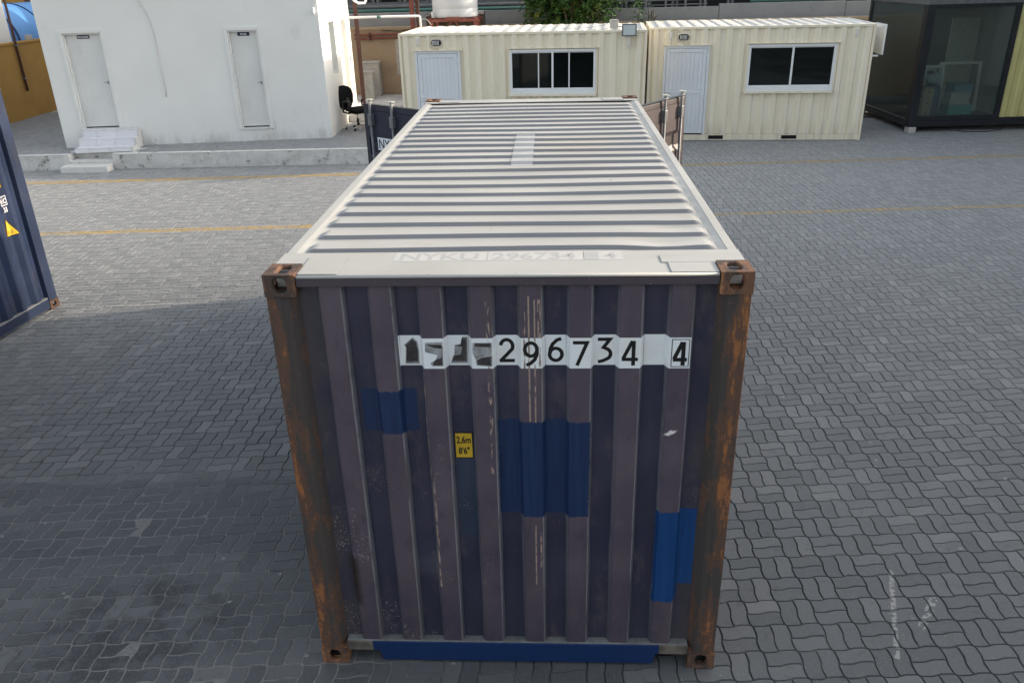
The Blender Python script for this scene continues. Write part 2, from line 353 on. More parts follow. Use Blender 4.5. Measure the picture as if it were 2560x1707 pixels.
def m_front():
    m = Mat('weathered_navy_container_paint', 0.45, 0, 0.45); o = m.xyz(); x, y, z = o[0], o[1], o[2]
    st = m.noise(5.0, m.sc((3.0, 1, 0.10)), detail=7, rough=0.6); n = m.noise(1.7, detail=6); f = m.noise(48, detail=5, rough=0.72)
    outer = m.step(y, 0.050, 0.038)
    navy = m.mix(m.step(n, 0.3, 0.7), (0.024, 0.026, 0.054), (0.042, 0.041, 0.073))
    faded = m.mix(m.step(n, 0.3, 0.72), (0.080, 0.062, 0.087), (0.118, 0.090, 0.112))
    c = m.mix(m.mul(outer, m.ma('ADD', m.ma('MULTIPLY', st, 0.5), 0.6)), navy, faded)
    c = m.mix(m.mul(m.step(st, 0.52, 0.78), 0.3), c, (0.075, 0.062, 0.072))
    slope = m.mul(m.step(y, 0.033, 0.042), m.step(y, 0.069, 0.058)); c = m.mix(m.mul(slope, 0.65), c, (0.165, 0.167, 0.185))  # slopes painted paler: side light and edge wear put into the colour
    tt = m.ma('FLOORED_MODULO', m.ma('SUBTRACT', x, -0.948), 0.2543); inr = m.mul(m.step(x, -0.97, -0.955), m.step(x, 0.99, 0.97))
    edge_wear_lit = m.mul(m.step(m.ma('ABSOLUTE', m.ma('SUBTRACT', tt, 0.1095)), 0.0048, 0.0022), m.step(m.noise(14, m.sc((1, 1, 0.25)), detail=5), 0.30, 0.50), inr); c = m.mix(m.mul(edge_wear_lit, 0.8), c, (0.25, 0.25, 0.265))  # pale line on right edges: wear plus painted side light
    grime = m.mul(m.step(m.ma('ADD', z, m.ma('MULTIPLY', m.ma('SUBTRACT', n, 0.5), 0.7)), 0.9, 0.15), 0.35)
    c = m.mix(grime, c, (0.035, 0.034, 0.045))
    edge = m.mul(m.step(m.ma('ABSOLUTE', x), 0.90, 1.06), m.step(n, 0.3, 0.6), 0.6); c = m.mix(edge, c, (0.065, 0.055, 0.05))
    mot = m.noise(6.5, m.sc((1.4, 1, 0.7)), detail=8, rough=0.7); c = m.mix(m.mul(m.step(mot, 0.52, 0.68), 0.40), c, (0.115, 0.092, 0.098)); c = m.mix(m.mul(m.step(mot, 0.46, 0.32), 0.40), c, (0.026, 0.025, 0.040))
    dots = m.mul(m.step(m.voro(34), 0.11, 0.06), m.step(m.noise(2.0, detail=3), 0.44, 0.56)); c = m.mix(m.mul(dots, 0.7), c, (0.055, 0.030, 0.024))
    # rollered touch-up patches
    wx = m.ma('ADD', x, m.ma('MULTIPLY', m.ma('SUBTRACT', m.noise(28, m.sc((0.3, 1, 1.6)), detail=5, rough=0.7), 0.5), 0.030))
    wz = m.ma('ADD', z, m.ma('MULTIPLY', m.ma('SUBTRACT', m.noise(24, m.sc((1.6, 1, 0.4)), detail=5, rough=0.7), 0.5), 0.045))
    p1 = m.box(wx, wz, -0.802, -0.498, 1.655, 1.918); p2 = m.box(wx, wz, -0.065, 0.435, 1.112, 1.730); p3 = m.mx(m.box(wx, wz, 0.818, 0.965, 0.50, 1.145), m.box(wx, wz, 0.95, 1.052, 0.61, 1.145))
    p4 = m.box(wx, wz, -0.300, -0.195, 0.95, 1.50, 0.012)
    c = m.mix(m.mul(p4, 0.6), c, (0.022, 0.045, 0.082))
    brush = m.step(m.noise(9, m.sc((6, 1, 0.25)), detail=6, rough=0.65), 0.30, 0.70)
    c = m.mix(m.mx(p1, p2), c, m.mix(brush, (0.007, 0.021, 0.070), (0.012, 0.034, 0.098)))
    c = m.mix(p3, c, m.mix(brush, (0.003, 0.038, 0.145), (0.006, 0.055, 0.19)))
    pm = m.ma('SUBTRACT', 1.0, m.ma('MULTIPLY', m.mx(p1, p2, p3), 0.93))
    # chips to bare metal and rust: clusters, mostly low down and on the proud faces
    chips = m.mul(m.step(m.noise(85, detail=3, rough=0.6), 0.585, 0.62), m.step(m.noise(3.6, m.sc((1, 1, 0.8)), detail=4), 0.53, 0.60), m.step(z, 1.9, 0.8), m.mx(m.step(x, -0.05, -0.25), m.mul(m.step(x, 0.78, 0.84), m.step(z, 1.1, 1.2))))
    rust = m.mul(m.step(m.noise(16, m.sc((2.2, 1, 0.55)), detail=7, rough=0.7), 0.665, 0.71), m.step(m.noise(1.9, detail=4), 0.44, 0.6))
    scuff = m.mul(m.step(m.noise(11, m.sc((0.5, 1, 5.5)), detail=7, rough=0.72), 0.66, 0.70), m.step(m.noise(2.3, detail=3), 0.50, 0.62), outer); c = m.mix(m.mul(scuff, pm, 0.7), c, (0.24, 0.135, 0.085))
    drip = m.mul(m.step(m.noise(13, m.sc((3.2, 1, 0.10)), detail=4), 0.62, 0.72), m.step(m.noise(1.5, detail=4), 0.46, 0.6), 0.4); c = m.mix(m.mul(drip, pm), c, (0.075, 0.048, 0.040))
    def scr(x0, wd, z0, z1, thr): return m.mul(m.box(x, z, x0 - wd, x0 + wd, z0, z1, 0.0025), m.step(m.noise(30, m.sc((3, 1, 0.55)), detail=4), thr, thr + 0.07))
    lines = m.mx(scr(0.112, .004, 1.73, 2.46, .34), scr(0.142, .0035, 1.73, 2.44, .38), scr(0.165, .008, 2.2, 2.44, .47), scr(0.088, .006, 2.2, 2.42, .52), scr(-0.098, .009, 1.4, 2.43, .52), scr(-0.435, .006, 0.6, 1.35, .46), scr(.165, .005, .75, 1.0, .42), scr(.135, .0035, .62, 1.05, .40), scr(-0.452, .005, 1.3, 2.1, .53))
    c = m.mix(m.mul(chips, pm, 0.8), c, m.mix(m.step(f, 0.4, 0.6), (0.10, 0.06, 0.045), (0.36, 0.33, 0.31))); c = m.mix(m.mul(rust, pm, 0.75), c, (0.20, 0.085, 0.040))
    c = m.mix(m.mul(lines, pm), c, m.mix(f, (0.19, 0.08, 0.04), (0.52, 0.44, 0.38)))
    wb = m.box(m.ma('SUBTRACT', wx, m.ma('MULTIPLY', m.ma('SUBTRACT', wz, 1.665), 0.9)), wz, 0.845, 0.885, 1.65, 1.68, 0.006); c = m.mix(wb, c, (0.68, 0.66, 0.64))
    # rusty burnt hole low on the left
    h = m.mul(m.box(wx, wz, -0.985, -0.925, 0.45, 0.80, 0.02), m.step(n, 0.3, 0.5)); c = m.mix(h, c, (0.030, 0.022, 0.018))
    m.color(c); m.rough(m.ma('ADD', m.ma('MULTIPLY', n, 0.25), 0.34)); m.bump(m.ma('ADD', f, m.ma('MULTIPLY', st, 0.6)), 0.14, 0.003); return m.m
def m_rust(name, dark=(0.070, 0.050, 0.042), mid=(0.160, 0.080, 0.048), hi=(0.34, 0.165, 0.08), amt=0.52, edge=0.0):
    m = Mat(name, 0.75, 0, 0.3); st = m.noise(6.0, m.sc((2.4, 2.4, 0.42)), detail=8, rough=0.68); f = m.noise(35, detail=6, rough=0.7); n = m.noise(2.2, detail=5)
    k = m.ma('ADD', m.ma('ADD', m.ma('MULTIPLY', st, 0.7), m.ma('MULTIPLY', n, 0.35)), m.ma('MULTIPLY', m.step(m.ma('ABSOLUTE', m.xyz()[0]), 1.13, 1.165), edge))
    k = m.ma('ADD', k, m.ma('MULTIPLY', m.ma('SUBTRACT', f, 0.5), 0.22))
    c = m.mix(m.step(k, amt - 0.05, amt + 0.02), dark, mid); c = m.mix(m.step(k, amt + 0.05, amt + 0.11), c, hi)
    c = m.mix(m.mul(m.step(f, 0.62, 0.72), 0.5), c, (0.33, 0.20, 0.13)); c = m.mix(m.mul(m.step(f, 0.70, 0.74), m.step(n, 0.5, 0.6)), c, (0.5, 0.46, 0.42))
    m.color(c); m.bump(f, 0.3, 0.003); return m.m
def m_sill():
    m = Mat('sill_paint_blue', 0.4, 0, 0.45); o = m.xyz(); wx = m.ma('ADD', o[0], m.ma('MULTIPLY', m.ma('SUBTRACT', m.noise(20), 0.5), 0.02))
    b = m.box(wx, o[2], -0.892, 0.880, -1, 0.176); br = m.noise(7, m.sc((0.4, 1, 5)), detail=4); n = m.noise(9, detail=6)
    g = m.mix(m.step(n, 0.4, 0.6), (0.085, 0.075, 0.065), (0.16, 0.14, 0.12))
    m.color(m.mix(b, g, m.mix(br, (0.004, 0.020, 0.080), (0.008, 0.034, 0.125)))); return m.m
def m_panel():
    m = Mat('number_panel_vinyl', 0.35); o = m.xyz(); n = m.noise(4, detail=6); f = m.noise(40, detail=5, rough=0.7)
    c = m.mix(m.step(n, 0.3, 0.7), (0.76, 0.79, 0.81), (0.83, 0.86, 0.88)); c = m.mix(m.mul(m.step(n, 0.52, 0.7), 0.3), c, (0.60, 0.57, 0.50))
    def sc(x0, wd, t): return m.mul(m.step(m.ma('ABSOLUTE', m.ma('SUBTRACT', o[0], x0)), wd + .002, wd - .001), m.step(m.noise(30, m.sc((3, 1, 0.5)), detail=4), t, t + .07))
    c = m.mix(m.mul(m.mx(sc(.112, .004, .36), sc(.142, .0035, .4), sc(.088, .004, .45), sc(.168, .005, .5), sc(-.098, .006, .5)), 0.85), c, (0.17, 0.09, 0.06))
    c = m.mix(m.mul(m.step(f, 0.68, 0.74), 0.6), c, (0.22, 0.17, 0.14)); m.color(c); return m.m
MT = dict(panel=m_panel(),
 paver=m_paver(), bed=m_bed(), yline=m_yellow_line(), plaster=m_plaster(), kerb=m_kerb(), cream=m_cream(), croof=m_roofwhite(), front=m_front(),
 rust=m_rust('rusty_corner_steel'), rustpost=m_rust('rusty_post_paint', (0.062, 0.053, 0.050), (0.110, 0.062, 0.043), (0.28, 0.115, 0.046), 0.572, 0.08), sill=m_sill(), rustdark=m_rust('dark_rusty_casting', (0.030, 0.022, 0.020), (0.070, 0.034, 0.022), (0.13, 0.055, 0.025), 0.56), smear_mid=paint('smudged_mid_print', (0.13, 0.13, 0.135), 0.4, 0.4, 12), smear_light=paint('smudged_light_print', (0.50, 0.52, 0.53), 0.4, 0.15, 12),
 header=m_rust('scraped_header_paint', (0.075, 0.063, 0.074), (0.062, 0.055, 0.070), (0.26, 0.17, 0.12), 0.64),
 ledge=paint('dusty_sill_ledge', (0.17, 0.175, 0.175), 0.9, 0.3, 8), navy=paint('navy_container_paint', (0.030, 0.040, 0.085), 0.42, 0.25, 2, dirt=(0.11, 0.10, 0.11), dirt_amt=0.6),
 navy_blue=paint('blue_container_paint', (0.012, 0.022, 0.055), 0.38, 0.3, 1.6, dirt=(0.040, 0.039, 0.050), dirt_amt=0.8),
 doornavy=paint('door_navy_paint', (0.028, 0.028, 0.050), 0.5, 0.2, 3, dirt=(0.055, 0.05, 0.06)), doorpink=paint('door_faded_paint', (0.082, 0.063, 0.065), 0.5, 0.2, 3, dirt=(0.06, 0.05, 0.055)),
 white_decal=paint('white_vinyl', (0.80, 0.83, 0.85), 0.35, 0.05, 4, dirt=(0.55, 0.54, 0.5), dirt_amt=0.4), black=paint('black_vinyl', (0.012, 0.012, 0.013), 0.4, 0.1),
 smear=paint('smudged_grey_print', (0.30, 0.31, 0.32), 0.4, 0.45, 14), smear_dark=paint('smudged_dark_print', (0.045, 0.04, 0.042), 0.4, 0.6, 12),
 sticker=paint('yellow_sticker', (0.55, 0.36, 0.03), 0.35, 0.12, 5), galv=paint('galvanised_steel', (0.19, 0.195, 0.20), 0.5, 0.25, 14, metal=0.3), galv_dark=paint('dull_grey_steel', (0.12, 0.125, 0.13), 0.5, 0.2, 10, metal=0.2),
 ghost=paint('ghost_letter_patch', (0.475, 0.467, 0.445), 0.5, 0.05, 6), ghost_dark=paint('ghost_letters', (0.375, 0.37, 0.365), 0.5, 0.08, 6), tape=paint('repair_tape', (0.44, 0.438, 0.43), 0.45, 0.10, 7),
 door_white=paint('white_office_door', (0.70, 0.70, 0.68), 0.45, 0.06, 1.5, dirt=(0.42, 0.38, 0.32), dirt_amt=0.35), frame_white=paint('white_door_frame', (0.74, 0.74, 0.72), 0.45, 0.05, 2),
 sign=paint('navy_sign_plate', (0.012, 0.012, 0.06), 0.3, 0.1), signtext=paint('sign_white_letters', (0.8, 0.8, 0.8), 0.4, 0.02), dark=paint('dark_gap', (0.008, 0.008, 0.009), 0.8, 0.1),
 tile=paint('white_glazed_tile', (0.74, 0.74, 0.78), 0.2, 0.05, 3, spec=0.5), grout=paint('grey_grout', (0.34, 0.33, 0.32), 0.9, 0.2), step_conc=paint('painted_step', (0.66, 0.65, 0.62), 0.85, 0.1, 3, dirt=(0.28, 0.27, 0.25), dirt_amt=0.6),
 alu=paint('white_aluminium', (0.70, 0.73, 0.77), 0.35, 0.05, 2), aluframe=paint('white_window_frame', (0.78, 0.79, 0.80), 0.35, 0.04, 2), cabroof=paint('cabin_roof_white', (0.70, 0.68, 0.63), 0.5, 0.06, 2, dirt=(0.52, 0.48, 0.4), dirt_amt=0.4),
 pane=glass('cabin_window_glass', (0.50, 0.55, 0.55), 0.05, (0.10, 0.115, 0.115)), kglass=glass('kiosk_glass', (0.80, 0.86, 0.84), 0.17, (0.16, 0.185, 0.178)), flglass=paint('floodlight_glass', (0.55, 0.62, 0.62), 0.12, 0.06, 4, spec=0.6),
 blackmetal=paint('black_powder_coat', (0.012, 0.014, 0.018), 0.35, 0.2, 4, spec=0.5), blackplastic=paint('black_plastic', (0.012, 0.012, 0.013), 0.4, 0.2, 6), fabric=paint('black_fabric', (0.010, 0.010, 0.011), 0.95, 0.2, 30, bump=0.3, spec=0.1),
 chrome=paint('chrome', (0.72, 0.72, 0.72), 0.15, 0.05, metal=1.0), tan=paint('tan_rendered_wall', (0.36, 0.27, 0.18), 0.9, 0.16, 1.0, dirt=(0.24, 0.18, 0.12), bump=0.4), grey_conc=paint('grey_precast', (0.26, 0.265, 0.27), 0.85, 0.10, 1.5, dirt=(0.18, 0.18, 0.18), bump=0.3),
 conc=paint('pale_concrete_block', (0.46, 0.44, 0.40), 0.9, 0.18, 9, bump=0.5), ochre=paint('ochre_wall', (0.40, 0.225, 0.06), 0.85, 0.12, 1.4, dirt=(0.30, 0.17, 0.05), bump=0.25), bluetank=paint('blue_tank', (0.09, 0.27, 0.60), 0.35, 0.1, 1.5), bluetank_d=paint('blue_tank_seam', (0.02, 0.06, 0.16), 0.5),
 whitetank=paint('white_tank_plastic', (0.50, 0.52, 0.56), 0.45, 0.06, 2, dirt=(0.5, 0.46, 0.44), dirt_amt=0.5), redsteel=paint('red_oxide_steel', (0.20, 0.060, 0.045), 0.6, 0.2, 5), brownpost=paint('brown_post_paint', (0.10, 0.045, 0.035), 0.6, 0.2, 5), darkbrown=paint('brown_covered_box', (0.075, 0.058, 0.042), 0.9, 0.25, 4),
 teal=paint('teal_pipe_paint', (0.07, 0.17, 0.15), 0.5, 0.1), trussgrey=paint('truss_grey_paint', (0.13, 0.14, 0.15), 0.5, 0.15, 4), darkshed=paint('dark_shed_cladding', (0.022, 0.023, 0.026), 0.8, 0.3, 1),
 bark=paint('bark', (0.10, 0.075, 0.055), 0.9, 0.3, 8, bump=0.6), cable=paint('white_conduit', (0.62, 0.62, 0.60), 0.5, 0.08), cardboard=paint('cardboard', (0.42, 0.32, 0.21), 0.8, 0.1, 5), bluebin=paint('blue_plastic_bin', (0.22, 0.38, 0.48), 0.35, 0.1), tealbin=paint('teal_plastic_bin', (0.10, 0.42, 0.40), 0.35, 0.1), paper=paint('paper_stack', (0.55, 0.53, 0.50), 0.8, 0.12, 20),
 bluebag=paint('dark_blue_bag', (0.05, 0.10, 0.18), 0.5, 0.2), ysheet=paint('yellow_panel_paint', (0.52, 0.47, 0.20), 0.5, 0.1, 1.5, dirt=(0.4, 0.34, 0.14)), floor_in=paint('cabin_floor', (0.12, 0.11, 0.10), 0.6), inner=paint('cabin_inner_lining', (0.30, 0.29, 0.27), 0.7), shade_building=paint('shade_building_paint', (0.45, 0.44, 0.42), 0.6, 0.1),
 orangeR=paint('rust_streak', (0.2, 0.09, 0.04), 0.8))
def m_leaf(name, a, b, c3):
    m = Mat(name, 0.5, 0, 0.3); r = m.rnd(); n = m.noise(1.6, detail=3)
    c = m.mix(r, a, b); c = m.mix(m.mul(m.step(n, 0.52, 0.68), m.step(r, 0.4, 0.6), 0.8), c, c3); m.color(c)
    m.b.inputs['Transmission Weight'].default_value = 0.0; m.b.inputs['Subsurface Weight'].default_value = 0.0; return m.m
MT['leaf'] = m_leaf('tree_leaves', (0.022, 0.062, 0.012), (0.060, 0.135, 0.022), (0.19, 0.17, 0.025))
MT['leaf2'] = m_leaf('sapling_leaves', (0.030, 0.080, 0.025), (0.065, 0.14, 0.04), (0.08, 0.15, 0.05))

# ------------------------------------------------------------------ ground: bedding sheet, pavers, lines
def Rm():
    rx, ry, rz = CAM_R; cx, sx, cy, sy, cz, sz = math.cos(rx), math.sin(rx), math.cos(ry), math.sin(ry), math.cos(rz), math.sin(rz)
    X = np.array([[1, 0, 0], [0, cx, -sx], [0, sx, cx]]); Y = np.array([[cy, 0, sy], [0, 1, 0], [-sy, 0, cy]]); Z = np.array([[cz, -sz, 0], [sz, cz, 0], [0, 0, 1]])
    return Z @ Y @ X
RM = Rm()
def px(P):
    q = (np.asarray(P, float) - np.array(CAM_P)) @ RM; d = -q[:, 2]
    return 1280 + CAM_F * q[:, 0] / d, 853.5 - CAM_F * q[:, 1] / d, d
xs = np.concatenate([[-300, -60, -25], np.arange(-16, 16.1, 0.5), [25, 60, 300]]); ys = np.concatenate([[-100, -30], np.arange(-4, 26.1, 0.5), [40, 90, 400]])
bv = []; bf = []
for j, y in enumerate(ys):
    for i, x in enumerate(xs):
        lift = 0.0055 * max(0, min(1, (2.6 - y) / 0.8)) * max(0, min(1, (0.5 - x) / 1.5)) + 0.002
        bv.append((x, y, -0.0105 + lift + 0.0012 * math.sin(x * 2.1 + y * 1.3) + 0.0010 * math.sin(y * 2.9 - x)))
nx = len(xs)
for j in range(len(ys) - 1):
    for i in range(nx - 1): bf.append((j * nx + i, j * nx + i + 1, (j + 1) * nx + i + 1, (j + 1) * nx + i))
g = MB(); g.v = bv; g.f = bf
ground = tag(g.build('yard_ground', MT['bed']), 'grey interlocking concrete paving of the container yard', kind='structure')

CE = 0.2232; AMP = -0.0078; GROT = R(3.2); PU, PVO = 0.214, 0.057
OT = [(0, 0), (.10, AMP), (.37, AMP), (.63, -AMP), (.90, -AMP), (1, 0)]
def off_poly(P, d):
    n = len(P); out = []
    for i in range(n):
        a, b, c = Vector(P[i - 1]), Vector(P[i]), Vector(P[(i + 1) % n])
        d1 = (b - a).normalized(); d2 = (c - b).normalized(); n1 = Vector((-d1.y, d1.x)); n2 = Vector((-d2.y, d2.x))
        m = (n1 + n2).normalized(); k = d / max(0.5, m.dot(n1)); out.append((b.x + m.x * k, b.y + m.y * k))
    return out
def paver_poly(kind, slot):
    H = [(t * CE, o) for t, o in OT]                       # along +x
    half = [(.0, 0), (.10, AMP), (.37, AMP), (.5, 0)] if slot == 0 else [(.5, 0), (.63, -AMP), (.90, -AMP), (1, 0)]
    y0 = 0 if slot == 0 else CE / 2; y1 = CE / 2 if slot == 0 else CE
    bot = [(x, y0 + o) for x, o in H]; top = [(x, y1 + o) for x, o in H][::-1]
    right = [(CE + o, t * CE) for t, o in half]; left = [(o, t * CE) for t, o in half][::-1]
    P = bot[:-1] + right[:-1] + top[:-1] + left[:-1]
    if kind == 'V': P = [(y, x) for x, y in P][::-1]
    return P
PV = {}
for kd in 'HV':
    for sl in (0, 1):
        P = paver_poly(kd, sl); c0 = (sum(p[0] for p in P) / len(P), sum(p[1] for p in P) / len(P))
        P = [(a - c0[0], b - c0[1]) for a, b in P]
        PV[kd, sl] = (c0, off_poly(P, 0.0064), off_poly(P, 0.0024))
ca, sa = math.cos(GROT), math.sin(GROT)
def W2(u, v): return (u * ca - v * sa, u * sa + v * ca)
def gen_pavers(x0, x1, y0, y1, keep, zbase=0.0, jz=0.0016, tilt=0.006):
    out = []
    cs = [(x0, y0), (x1, y0), (x0, y1), (x1, y1)]
    us = [a * ca + b * sa for a, b in cs]; vs_ = [-a * sa + b * ca for a, b in cs]
    for i in range(int(min(us) / CE) - 1, int(max(us) / CE) + 2):
        for j in range(int(min(vs_) / CE) - 1, int(max(vs_) / CE) + 2):
            kd = 'H' if (i + j) % 2 == 1 else 'V'
            for sl in (0, 1):
                c0 = PV[kd, sl][0]; w = W2(PU + i * CE + c0[0], PVO + j * CE + c0[1])
                if x0 <= w[0] <= x1 and y0 <= w[1] <= y1 and keep(w[0], w[1]):
                    out.append((kd, sl, w[0], w[1], zbase + random.uniform(-jz, jz), random.gauss(0, tilt), random.gauss(0, tilt)))
    return out
def paver_arrays(lst):
    """joined mesh of many pavers"""
    V = []; loops = []; 
    for kd, sl, x, y, z, tx, ty in lst:
        _, a, b = PV[kd, sl]; n = len(a); base = len(V)
        for q in a:
            w = W2(*q); V.append((x + w[0], y + w[1], z + tx * w[0] + ty * w[1]))
        for q in b:
            w = W2(*q); V.append((x + w[0], y + w[1], z - 0.012 + tx * w[0] + ty * w[1]))
        loops.append(tuple(range(base, base + n)))
        for k in range(n):
            l = (k + 1) % n; loops.append((base + n + k, base + n + l, base + l, base + k))
    return V, loops
PLAT = lambda x: 14.40 + (x + 12) * 0.030          # front edge of the raised walkway
def vis_ground(x, y):
    if y > PLAT(x) - 0.05 and x < -3.3: return False
    if abs(x) < 1.15 and 0.12 < y < 5.95: return False
    if x > -3.2 and y > 19.5: return False
    u, v, d = px([(x, y, 0)]); return d[0] > 0.5 and -700 - 0 < u[0] < 3260 and v[0] < 2300
lst = gen_pavers(-14, 15, -1.2, 19.5, vis_ground)
U, Vv, D = px([(p[2], p[3], 0) for p in lst])
FQ = [(651, 688), (1890, 680), (1782, 1670), (812, 1654)]
def inq(u, v):
    c = False
    for i in range(4):
        (a, b), (e, f) = FQ[i - 1], FQ[i]
        if (b > v) != (f > v) and u < (e - a) * (v - b) / (f - b) + a: c = not c
    return c
cand = sorted([k for k in range(len(lst)) if -10 < U[k] < 2570 and Vv[k] < 1720 and not inq(U[k], Vv[k])], key=lambda k: D[k])[:300]
near = set(cand)
pm = {}
for key, (c0, a, b) in PV.items():
    mb = MB(); n = len(a)
    mb.v = [(*W2(*q), 0.0) for q in a] + [(*W2(*q), -0.012) for q in b]
    mb.f = [tuple(range(n))] + [(n + k, n + (k + 1) % n, (k + 1) % n, k) for k in range(n)]
    me = bpy.data.meshes.new('paver'); me.from_pydata(mb.v, [], mb.f); me.materials.append(MT['paver']); pm[key] = me
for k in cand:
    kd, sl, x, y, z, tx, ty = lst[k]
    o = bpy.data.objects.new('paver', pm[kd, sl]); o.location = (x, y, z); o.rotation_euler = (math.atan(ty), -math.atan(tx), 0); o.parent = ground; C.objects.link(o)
def stuff_mesh(name, V, F, mat, parent, label=None):
    me = bpy.data.meshes.new(name); me.from_pydata(V, [], F); me.materials.append(mat)
    o = bpy.data.objects.new(name, me); C.objects.link(o); o.parent = parent; o['kind'] = 'stuff'
    return o
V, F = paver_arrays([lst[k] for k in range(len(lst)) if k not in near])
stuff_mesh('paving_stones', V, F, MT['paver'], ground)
print('pavers', len(lst), 'near', len(cand))
def clip(poly, nx_, ny_, d):
    out = []; n = len(poly)
    for i in range(n):
        a, b = poly[i], poly[(i + 1) % n]; da = a[0] * nx_ + a[1] * ny_ - d; db = b[0] * nx_ + b[1] * ny_ - d
        if da >= 0: out.append(a)
        if (da >= 0) != (db >= 0):
            t = da / (da - db); out.append((a[0] + (b[0] - a[0]) * t, a[1] + (b[1] - a[1]) * t))
    return out
def road_line(x0, y0, x1, y1, w, label):
    L = math.hypot(x1 - x0, y1 - y0); nx_, ny_ = -(y1 - y0) / L, (x1 - x0) / L; d0 = x0 * nx_ + y0 * ny_
    mb = MB()
    for kd, sl, x, y, z, tx, ty in lst:
        if abs(x * nx_ + y * ny_ - d0) > w / 2 + 0.2 or not (x0 < x < x1): continue
        P = [(x + W2(*q)[0], y + W2(*q)[1]) for q in off_poly(PV[kd, sl][1], -0.001)]
        P = clip(P, nx_, ny_, d0 - w / 2 + random.uniform(-.004, .004)); P = clip(P, -nx_, -ny_, -(d0 + w / 2 + random.uniform(-.004, .004))) if P else P
        if len(P) >= 3: mb.add([(a, b, z + tx * (a - x) + ty * (b - y) + 0.0012) for a, b in P], [tuple(range(len(P)))])
    return tag(mb.build('yellow_line', MT['yline']), label, 'road marking')
road_line(-13.5, 12.99, 14.5, 14.75, 0.25, 'worn yellow line on the paving nearest the white office kerb')
road_line(-13.5, 9.06, 14.5, 10.86, 0.19, 'worn yellow line on the paving nearer the camera, passing behind the big container')
# ------------------------------------------------------------------ container building blocks
def ring_face(mb, o, u, v, w, h, hole, depth, inward):
    """rectangle w x h at o with a hole polygon (in u,v) and a tube going inward"""
    o, u, v, inward = Vector(o), Vector(u), Vector(v), Vector(inward); cx = sum(a for a, b in hole) / len(hole); cy = sum(b for a, b in hole) / len(hole)
    n = len(hole); O = []
    for a, b in hole:
        dx, dy = a - cx, b - cy; t = min([((w if dx > 0 else 0) - cx) / dx if abs(dx) > 1e-9 else 1e9, ((h if dy > 0 else 0) - cy) / dy if abs(dy) > 1e-9 else 1e9]); O.append((cx + dx * t, cy + dy * t))
    # snap the nearest ray to each rectangle corner
    for c in [(0, 0), (w, 0), (w, h), (0, h)]:
        k = min(range(n), key=lambda i: (O[i][0] - c[0]) ** 2 + (O[i][1] - c[1]) ** 2); O[k] = c
    P = lambda q, d=0: o + u * q[0] + v * q[1] + inward * d
    for i in range(n):
        j = (i + 1) % n
        mb.quad(P(O[i]), P(O[j]), P(hole[j]), P(hole[i])); mb.quad(P(hole[i]), P(hole[j]), P(hole[j], depth), P(hole[i], depth))
def oval(cx, cy, rx, ry, n=16, p=0.75):
    sg = lambda q: math.copysign(abs(q) ** p, q)
    return [(cx + rx * sg(math.cos(2 * math.pi * (k + .5) / n)), cy + ry * sg(math.sin(2 * math.pi * (k + .5) / n))) for k in range(n)]
def casting(parent, x0, y0, z0, sx, sy, top, mat, L=0.178, Wd=0.162, H=0.118):
    """ISO corner casting: outer corner at (x0,y0,z0) growing along sx*x, sy*y and +z; holes on end, side and top/bottom faces"""
    mb = MB(); X = Vector((sx, 0, 0)); Y = Vector((0, sy, 0)); Z = Vector((0, 0, 1)); o = Vector((x0, y0, z0))
    ring_face(mb, o, X, Z, Wd, H, oval(0.082, 0.060, 0.035, 0.043), 0.028, Y)             # end face
    ring_face(mb, o, Y, Z, L, H, oval(0.092, 0.058, 0.038, 0.027), 0.028, X)              # side face
    zt = H if top else 0.0
    ring_face(mb, o + Z * zt, X, Y, Wd, L, oval(0.084, 0.092, 0.033, 0.058, p=0.6), 0.028, -Z if top else Z)
    p = lambda a, b, c: tuple(o + X * a + Y * b + Z * c)
    mb.quad(p(Wd, 0, 0), p(Wd, L, 0), p(Wd, L, H), p(Wd, 0, H)); mb.quad(p(0, L, 0), p(Wd, L, 0), p(Wd, L, H), p(0, L, H))
    zo = 0.0 if top else H; mb.quad(p(0, 0, zo), p(Wd, 0, zo), p(Wd, L, zo), p(0, L, zo))
    return mb.build('corner_casting', mat, parent, bevel=0.010, weld=True, seg=3)
def trap(x, x0, pitch, flat, slope, hi, lo):
    """trapezoidal corrugation: value hi on [x0, x0+flat] and lo half a pitch on"""
    t = (x - x0) % pitch
    if t <= flat: return hi
    if t < flat + slope: return hi + (lo - hi) * (t - flat) / slope
    if t < pitch - slope: return lo
    return lo + (hi - lo) * (t - pitch + slope) / slope
def corr_xs(a, b, x0, pitch, flat, slope):
    s = {round(a, 4), round(b, 4)}; k = math.floor((a - x0) / pitch) - 1
    while x0 + k * pitch < b + pitch:
        for d in (0, flat, flat + slope, pitch - slope):
            q = x0 + k * pitch + d
            if a < q < b: s.add(round(q, 4))
        k += 1
    return sorted(s)

